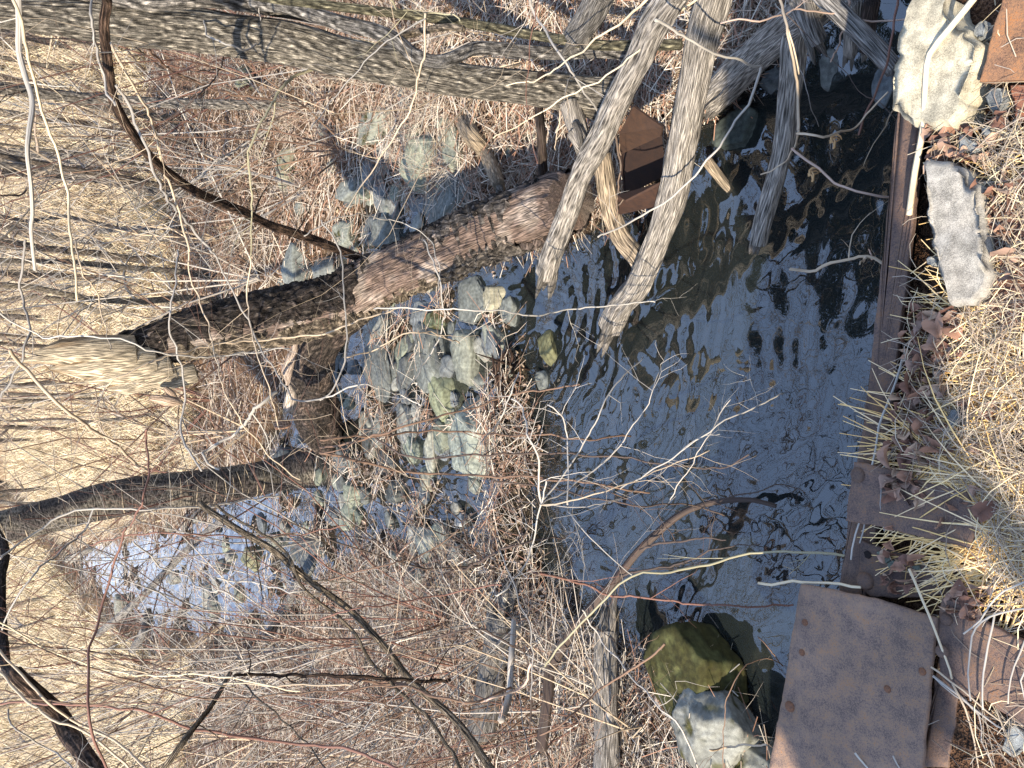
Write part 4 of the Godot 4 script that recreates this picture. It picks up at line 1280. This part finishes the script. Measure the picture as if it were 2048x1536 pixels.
	plant("bare_shrub", "brown angular shrub stem with a sharp elbow on the left bank", "shrub", ["D 3.0 2.8 w 10 11 c brown t 3 : 470 1350 560 1350 700 1352 820 1360 900 1362", "D 3.0 2.6 w 8 12 c tan t 2 : 462 1344 424 1409 376 1471 320 1550", "D 3.0 2.8 w 5 5 c grey t 3 : 468 1351 530 1409 615 1491 660 1550"], "stem", "bark")
	plant("bramble", "bundle of long tan and red bramble canes sweeping across the left side", "bramble", [
		"D 3.2 2.6 w 5 5 c tan t 3 : -10 1250 154 1300 308 1351 478 1368 700 1372", "D 3.2 2.6 w 5 5 c brown t 3 : -10 1256 102 1306 239 1354 376 1392 478 1395 700 1378 817 1371", "D 3.0 2.5 w 8 7 c tan t 2 : -10 1338 85 1426 171 1467 273 1550", "D 3.0 2.6 w 5 5 c grey t 2 : 17 1419 34 1457 102 1501 170 1550",
		"D 3.1 2.6 w 5 5 c cream t 3 : -10 1240 120 1310 260 1348 420 1350 600 1384", "D 3.1 2.5 w 5 6 c brown t 3 : 0 1380 120 1405 240 1405 330 1412", "D 3.1 2.5 w 8 7 c tan t 2 : 0 1300 80 1390 160 1450 240 1490 300 1550"])
	plant("bramble", "pale crossing twigs in front of the far bright water", "bramble", ["D 4.2 3.8 w 6 5 c grey t 4 : 188 1016 164 1067 68 1149 0 1262", "D 3.8 4.2 w 6 5 c white t 3 : 0 1118 68 1067 137 1026 280 1018 420 1012 560 990", "D 4.0 3.6 w 5 4 c white t 3 : 434 1156 513 1166 581 1183 625 1180", "D 4.0 3.7 w 5 4 c white t 4 : 267 1084 328 1136 376 1153 400 1177 444 1183 485 1204", "D 4.2 3.9 w 5 4 c red t 4 : 180 1090 260 1070 350 1066 470 1074 600 1068 690 1050"])
	plant("dark_twig", "dark forked branch lying over the leaf berm by the pool", "branch", ["D 3.4 3.0 w 9 5 c dark t 4 : 925 1140 933 1136 970 1118 1008 1098 1056 1083 1131 1074", "D 3.2 2.3 w 8 6 c red t 4 : 1060 1140 1087 1149 1176 1170 1227 1190 1380 1206 1450 1211 1584 1211"])
	plant("bramble", "tangle of brown and pinkish canes over the dark rotten log", "bramble", ["D 2.9 2.6 w 9 8 c brown t 4 : 680 1354 748 1365 817 1371 871 1395 947 1402 1022 1378", "D 2.6 2.6 w 7 8 c pink t 1 : 960 1402 981 1395 1042 1375 1062 1330", "D 2.8 2.5 w 6 6 c dark t 4 : 697 1385 776 1313 834 1286 919 1262 970 1262 1015 1286 1056 1320 1059 1460", "D 2.8 2.7 w 5 4 c brown t 3 : 660 1160 680 1153 783 1125 834 1115 920 1060", "D 2.9 2.7 w 5 5 c red t 3 : 640 1240 720 1216 800 1205 900 1186 1000 1170"])
	plant("pale_stick", "bare pale stick standing upright against the left log", "stick", ["D 2.9 2.7 w 10 14 c pale : 1028 1240 1022 1324 1018 1392 1002 1440"])
	plant("bramble", "long pale canes slanting down toward the mossy boulder", "bramble", ["D 2.6 2.0 w 5 5 c pale t 3 : 1165 1220 1182 1248 1227 1310 1275 1368 1323 1419 1364 1460 1400 1550", "D 2.6 2.3 w 4 4 c white t 2 : 1135 1016 1159 1050 1261 1153", "D 2.6 2.6 w 5 5 c white t 3 : 990 1190 1008 1180 1059 1112 1080 1016 1094 960", "D 2.6 2.2 w 6 7 c brown t 3 : 1080 1470 1130 1440 1200 1380 1290 1320 1330 1290", "D 2.5 2.3 w 5 4 c grey t 3 : 1000 1100 1030 1180 1060 1260 1064 1330 1059 1400"])
	plant("waterside_twig", "thin red-brown twig arching at the big plate's edge", "branch", ["D 1.75 1.5 w 4 3 c brown t 1 : 1450 1545 1446 1440 1460 1380 1490 1330 1530 1318 1566 1330", "D 1.6 1.5 w 4 3 c brown : 1566 1332 1540 1300 1515 1270", "D 1.9 1.6 w 7 6 c tan : 1420 1500 1460 1494 1535 1490"])
	# more fine growth: bare saplings and brambles scattered on both banks, a few stems each
	var spots := [[760, 1500], [880, 1480], [1120, 1460], [1180, 1440], [640, 1440], [560, 1300], [520, 1480], [700, 1290], [420, 1380], [900, 1240], [980, 1130], [1060, 1230], [1280, 1470], [620, 1350], [820, 1420], [600, 120], [420, 300], [560, 240], [440, 480], [520, 560], [480, 700], [430, 800], [700, 170], [620, 380], [500, 860], [400, 620], [840, 130], [360, 1320], [300, 1400], [300, 560], [340, 660], [320, 760], [380, 900], [560, 980], [460, 960], [640, 1080], [300, 420], [260, 300], [700, 300], [520, 160], [420, 180], [1000, 40], [1060, 120], [1240, 1400], [1120, 1380], [940, 1340], [760, 1400], [580, 1420], [460, 1240], [840, 1240]]
	var turn := 0
	for q in spots:
		turn += 1
		var tone: String = ["grey", "tan", "pale", "brown", "red", "dark"][turn % 6]
		var p := at_ground(q[0], q[1])
		var o := thing("bare_shrub", tone + "-stemmed bare twiggy shrub growing " + ("on the left bank near the pool" if q[1] > 1100 and q[0] > 800 else "on the left bank by the far water" if q[1] > 1100 else "on the slope behind the leaning tree" if q[1] > 440 else "beside the large leaning tree"), "shrub", p, "small bare shrubs on the banks")
		var dd := depth(p)
		for k in 6:
			var sh := Shape.new()
			grow(sh, p, Vector3(rng.randfn() * 0.5, 1.0, rng.randfn() * 0.5).normalized(), rng.randf_range(0.14, 0.42) * (dd + 1.5), 0.0013 * dd, COL[tone] * rng.randf_range(.8, 1.2), 3)
			put("stem", sh, M.twig, o)

func curled(called: String, label: String, px: float, py: float, d: float) -> void:
	var p := at_dist(px, py, d)
	var s := Shape.new()
	for k in 4:
		var pts := PackedVector3Array()
		var rad := PackedFloat32Array()
		for j in 7:
			var a := j * 0.9 + k
			pts.append(p + Vector3(cos(a) * 0.008, 0.012 - j * 0.006, sin(a) * 0.008) + Vector3(k - 1.5, 0, k % 2) * 0.006)
			rad.append(0.0035 * sin(PI * (j + 1) / 8.0))
		tube(s, pts, rad, 5, Color(.42, .27, .13), 0.0)
	tag(put_alone(called, s, M.leaf), label, "leaf")

func deck_things() -> void:
	var s := slab([1820, -20, 1871, -20, 1922, 48, 1953, 85, 1950, 130, 1936, 188, 1926, 222, 1905, 253, 1861, 256, 1809, 246, 1775, 205, 1789, 137, 1796, 68], 0.055, 0.10, Color(.60, .53, .38), 0.012, 0.012, 90, 0.012)
	tag(put_alone("flat_stone", s, M.stone), "large cream flat stone lying on the bridge edge at the right", "stone")
	s = slab([1850, 318, 1890, 322, 1922, 335, 1950, 369, 1966, 427, 1970, 500, 1980, 534, 1963, 596, 1943, 613, 1895, 603, 1878, 551, 1864, 500, 1850, 410, 1843, 350], 0.066, 0.09, Color(.41, .375, .315), 0.012, 0.010, 90, 0.008)
	tag(put_alone("flat_stone", s, M.stone), "long smooth grey flat stone lying in straw on the bridge", "stone")
	s = slab([1840, 318, 1866, 316, 1872, 350, 1850, 366], 0.050, 0.06, Color(.50, .43, .30), 0.01, 0.006, 40)
	tag(put_alone("flat_stone", s, M.stone), "small tan stone touching the top of the long grey stone", "stone")
	for q in [[1862, 520, 12, 10], [1908, 836, 17, 18], [1990, 195, 22, 26], [1934, 290, 22, 20], [1975, 260, 14, 12], [1888, 268, 14, 14], [2030, 1480, 26, 34], [1958, 60, 16, 20]]:
		var o := []
		for k in 10:
			o.append_array([q[0] + cos(TAU * k / 10) * q[2] * rng.randf_range(.75, 1.1), q[1] + sin(TAU * k / 10) * q[3] * rng.randf_range(.75, 1.1)])
		tag(put_alone("pebble", slab(o, 0.034 + rng.randf() * 0.008, 0.03, Color(.27, .28, .27) * rng.randf_range(.8, 1.2), 0.007, 0.006, 40, 0.006), M.stone), "small grey stone lying in the litter on the bridge", "stone", "small stones on the bridge")
	# single leaves on the bridge
	var meshes := [leaf_mesh(1), leaf_mesh(2, 0.06), leaf_mesh(3, 0.05), leaf_mesh(4, 0.07)]
	var holder := get_node("bridge_soil")
	var tones := [Color(.30, .165, .11), Color(.36, .22, .155), Color(.22, .115, .08), Color(.42, .29, .20), Color(.28, .185, .14), Color(.17, .09, .065)]
	var mats := []
	for c in tones:
		var m: StandardMaterial3D = M.leaf.duplicate()
		m.albedo_color = Color(c.r, c.g, c.b).linear_to_srgb()
		mats.append(m)
	for k in 300:
		var px := rng.randf_range(1765, 1990)
		var py := rng.randf_range(230, 1100)
		if k < 130:
			py = rng.randf_range(620, 1000)
			px = lerpf(1800, 1742, (py - 620.0) / 380.0) + rng.randf_range(15, 130)
		elif k < 190:
			py = rng.randf_range(235, 420)
			px = rng.randf_range(1850, 2030)
		elif k < 215:
			py = rng.randf_range(1170, 1230)
			px = rng.randf_range(1900, 1990)
		elif k < 235:
			py = rng.randf_range(1080, 1180)
			px = rng.randf_range(1690, 1740)
		if px < lerpf(1846, 1762, (py - 230.0) / 780.0) + 18:
			px = lerpf(1846, 1762, (py - 230.0) / 780.0) + 18 + rng.randf() * 80
		if px > 1838 and px < 1985 and py > 330 and py < 610 and rng.randf() < 0.85:
			px = 1985 + rng.randf() * 50
		var q := at_level(px, py, 0.015)
		var o := MeshInstance3D.new()
		o.mesh = meshes[k % 4]
		o.set_surface_override_material(0, mats[rng.randi() % 6])
		o.name = "leaf"
		o.position = q + Vector3(0, rng.randf_range(-0.004, 0.022), 0)
		o.basis = Basis.from_euler(Vector3(rng.randfn() * 0.5, rng.randf() * TAU, rng.randfn() * 0.7)).scaled(Vector3(rng.randf_range(.6, 1.3), rng.randf_range(.8, 2.4), 1.0) * rng.randf_range(0.28, 0.72))
		holder.add_child(o, true)
	# straw lying on the bridge
	var sc := Scatter.new()
	for k in 4600:
		var px := rng.randf_range(1740, 2080)
		var py := rng.randf_range(-20, 1560)
		var left := lerpf(1850, 1762, (py - 230.0) / 780.0) + 10
		if px < left or (py > 960 and px < 1960 and rng.randf() < 0.93) or (px < 1990 and py < 250) or (py < 250 and rng.randf() < 0.7):
			continue
		if py > 1180 and rng.randf() < 0.75 or px < left + 90 and rng.randf() < 0.6:
			continue
		if px > 1838 and px < 1985 and py > 320 and py < 615 and rng.randf() < 0.93:
			continue
		var q := at_level(px, py, rng.randf_range(0.01, 0.045))
		var l := rng.randf_range(0.5, 1.6)
		sc.add(Transform3D(Basis.from_euler(Vector3(rng.randfn() * 0.12, rng.randf() * TAU, 0)).scaled_local(Vector3(rng.randf_range(.6, 1.3), rng.randf_range(.6, 1.3), l)), q), [Color(.40, .33, .24), Color(.31, .255, .20), Color(.56, .46, .29), Color(.20, .15, .11)][rng.randi() % 4])
	var st := Shape.new()
	tube(st, PackedVector3Array([Vector3(0, 0, -.05), Vector3(.006, .008, -.02), Vector3(.004, .009, .02), Vector3(-.006, 0, .05)]), PackedFloat32Array([.0008, .0008, .0007, .0004]), 3, Color.WHITE)
	scatter("straw", sc, st.mesh(false), M.grass, "grey and tan straw strewn over the bridge soil", "straw")
	# tufts of dry grass, each a thing
	tuft("dense bright straw tuft in the middle of the bridge edge", 2010, 930, 280, 0.27, -0.2)
	tuft("bright straw tuft beside the gusset plates", 2050, 1110, 204, 0.25, -0.1)
	tuft("straw tuft at the bottom behind the largest tuft", 2075, 760, 153, 0.22, 0.1)
	tuft("low straw tuft below the long grey stone", 2060, 590, 117, 0.18, 0.2)
	tuft("sparse straw tuft below the reddish steel strip", 2075, 420, 76, 0.17, 0.3)
	plant("dry_stalk", "grey bent weed stalks standing by the angled plate", "weed stalks", ["y 0.06 0.06 w 6 5 c white : 2060 1160 2010 1180 1975 1215 1960 1240 1930 1270", "y 0.07 0.07 w 6 5 c white : 2070 1215 2000 1225 1965 1245 1945 1275 1935 1345 1942 1400", "y 0.06 0.06 w 6 5 c white : 1990 1225 1972 1290 1966 1370 1966 1420", "y 0.06 0.06 w 5 4 c pale : 2050 1280 2030 1330 2018 1410", "y 0.06 0.06 w 5 4 c white : 2070 1310 2040 1360 2056 1420"])
	plant("straw_stalk", "long yellow straw stalk lying across the plates", "straw stalk", ["y 0.08 0.045 w 8 7 c cream : 1818 1138 1845 1200 1870 1260 1892 1320 1906 1360"])
	plant("straw_bundle", "bundle of dead stalks lying in the lower left corner of the bridge", "straw bundle", ["y 0.05 0.03 w 8 5 c pale : 1866 1352 1900 1376 1940 1410 1990 1450 2060 1480", "y 0.055 0.03 w 6 5 c tan : 1862 1334 1905 1366 1950 1400 2000 1440 2060 1456", "y 0.05 0.03 w 7 4 c tan : 1905 1368 1930 1420 1948 1480 1955 1540", "y 0.05 0.03 w 5 4 c grey : 1868 1354 1910 1392 1955 1430 1960 1480 1990 1530", "y 0.05 0.03 w 4 4 c brown : 1890 1480 1940 1500 2000 1500 2060 1500", "y 0.06 0.04 w 7 4 c white : 1710 1506 1735 1536 1760 1560", "y 0.06 0.04 w 5 4 c white : 1786 1512 1810 1545"])

func tuft(label: String, px: float, py: float, n: int, length: float, lean: float) -> void:
	var p := at_level(px, py, 0.0)
	var s := Shape.new()
	for k in n:
		var a := rng.randfn() * 0.75
		var d := Vector3(sin(a) + lean, rng.randf_range(0.12, 0.75), -cos(a)).normalized()
		var q := p + Vector3(rng.randfn() * 0.05, 0, rng.randfn() * 0.04)
		var l := length * rng.randf_range(0.5, 1.25)
		var pts := PackedVector3Array([q])
		var rad := PackedFloat32Array([0.0019])
		for j in 5:
			d = (d + Vector3(rng.randfn() * 0.06, -0.20, rng.randfn() * 0.06)).normalized()
			q += d * l / 5
			q.y = maxf(q.y, 0.02)
			pts.append(q)
			rad.append(0.0019 * (1.0 - 0.14 * j) * rng.randf_range(.7, 1.1))
		tube(s, pts, rad, 4, [Color(.74, .50, .20), Color(.84, .62, .31), Color(.64, .41, .16), Color(.72, .55, .33)][rng.randi() % 4], 0.0, 1.0, 0.2, Color(0, 0, 0, 0), Vector2(0, 1), 0.0, false)
	tag(put_alone("grass_tuft", s, M.grass), label, "grass tuft")

func litter() -> void:
	var leaves := Scatter.new()
	var leaves2 := Scatter.new()
	var sticks := Scatter.new()
	var grass := Scatter.new()
	var tall := Scatter.new()
	var tones := [Color(.37, .265, .20), Color(.43, .325, .255), Color(.29, .19, .135), Color(.54, .44, .36), Color(.20, .13, .095), Color(.45, .34, .235), Color(.36, .29, .25)]
	var straw := [Color(.46, .39, .29), Color(.38, .33, .27), Color(.55, .47, .34), Color(.32, .275, .225), Color(.24, .20, .165)]
	for k in 210000:
		# spread evenly over the view, so near ground and far ground are covered alike
		var d := 1.9 * pow(36.0, pow(rng.randf(), 1.25))
		var x := rng.randf_range(-0.66, 0.66) * (d + 0.8) * 1.02
		var z := -d
		var o := outside(x, z)
		if z > -1.3 or x < -1.2 and x > -2.2 and z > -3.4 and rng.randf() < 0.7:
			continue
		var scale := 0.47 * (0.8 + d * 0.035)
		var y := land(x, z)
		if o > 0.03 or y > level(z) + 0.004:
			y = maxf(y, level(z) + 0.012)
			var w := rng.randf()
			var left := x < edge(EDGE_L, z)
			if w < (0.60 if o > 0.5 or left else 0.42):
				var sc := scale * rng.randf_range(0.6, 1.25)
				(leaves if k % 2 else leaves2).add(Transform3D(slope_basis(x, z, rng.randf() * TAU, 0.35).scaled(Vector3.ONE * sc), Vector3(x, y + rng.randf() * 0.03, z)), tones[rng.randi() % 7] * rng.randf_range(.8, 1.25))
			elif w < 0.76:
				var b := Basis.from_euler(Vector3(rng.randfn() * 0.25, rng.randf() * TAU, 0)).scaled_local(Vector3(1, 1, rng.randf_range(.6, 2.2)) * (0.8 + d * 0.06))
				sticks.add(Transform3D(b, Vector3(x, y + 0.03 + rng.randf() * 0.06, z)), [Color(.44, .39, .33), Color(.34, .27, .21), Color(.20, .14, .10), Color(.55, .49, .40), Color(.27, .15, .10)][rng.randi() % 5])
			elif w < (0.93 if left else 0.80) and d < 30.0:
				var b := slope_basis(x, z, rng.randf() * TAU, 0.4).scaled_local(Vector3.ONE * (0.55 + d * 0.03) * rng.randf_range(.6, 1.3))
				grass.add(Transform3D(b, Vector3(x, y, z)), straw[rng.randi() % 5] * rng.randf_range(.8, 1.1))
		elif o > -0.4 and z < -4.8 and rng.randf() < 0.08:
			leaves.add(Transform3D(Basis(Vector3.UP, rng.randf() * TAU).scaled(Vector3.ONE * scale), Vector3(x, level(z) + 0.012, z)), tones[rng.randi() % 7] * 0.7)
	for k in 26000:
		var d := 13.0 + 60.0 * pow(rng.randf(), 1.6)
		var x := rng.randf_range(-0.62, 0.62) * d * 1.1
		if outside(x, -d) < 0.5:
			continue
		var f := clampf((d - 12.0) / 12.0, 0.0, 1.0)
		if rng.randf() > 0.25 + 0.75 * f:
			continue
		var b := Basis(Vector3.UP, rng.randf() * TAU).scaled_local(Vector3(1.2, rng.randf_range(.5, 1.2), 1.2) * (0.9 + d * 0.03))
		tall.add(Transform3D(b, Vector3(x, land(x, -d), -d)), Color(.72, .60, .38).lerp(Color(.58, .46, .31), rng.randf()) * rng.randf_range(.8, 1.15))
	scatter("leaf_litter", leaves, leaf_mesh(11, 0.095), M.leaf, "brown and tan dead leaves covering the creek banks", "leaf litter")
	scatter("leaf_litter", leaves2, leaf_mesh(12, 0.08), M.leaf, "dead leaves lying among the brown leaf litter of the banks", "leaf litter")
	var st := Shape.new()
	tube(st, PackedVector3Array([Vector3(0, 0, -.14), Vector3(.012, .012, -.04), Vector3(-.006, .0, .05), Vector3(.01, .01, .14)]), PackedFloat32Array([.0028, .0026, .0022, .0012]), 3, Color.WHITE)
	scatter("fallen_twigs", sticks, st.mesh(false), M.twig, "fallen grey and brown twigs scattered over the banks", "twigs")
	scatter("dry_grass", grass, blades_mesh(5, 9, 0.44, 0.0017, 0.85), M.grass, "flattened dry grass lying on the left bank", "dry grass")
	scatter("field_grass", tall, blades_mesh(7, 16, 0.45, 0.006, 0.45), M.grass, "pale dry grass of the sunlit far field", "dry grass")
	# low bramble growth over the slope
	var br := Scatter.new()
	for k in 900:
		var d := 5.0 + 34.0 * pow(rng.randf(), 1.3)
		var x := rng.randf_range(-0.6, 0.6) * (d + 1.0)
		if outside(x, -d) < 0.3 or (x < 0.0 and d > 16.0 and rng.randf() < 0.6):
			continue
		br.add(Transform3D(Basis(Vector3.UP, rng.randf() * TAU).scaled(Vector3.ONE * rng.randf_range(0.5, 1.1) * (0.6 + d * 0.035)), Vector3(x, land(x, -d), -d)), [Color(.46, .40, .33), Color(.36, .28, .21), Color(.24, .16, .12), Color(.55, .48, .38), Color(.28, .18, .13)][rng.randi() % 5])
	var sh := Shape.new()
	for k in 7:
		grow(sh, Vector3(rng.randfn() * 0.05, 0, rng.randfn() * 0.05), Vector3(rng.randfn() * 0.6, 1.0, rng.randfn() * 0.6).normalized(), rng.randf_range(0.5, 0.9), 0.004, Color.WHITE, 2)
	scatter("undergrowth", br, sh.mesh(false), M.twig, "thicket of bare bramble stems on the slope behind the creek", "undergrowth")
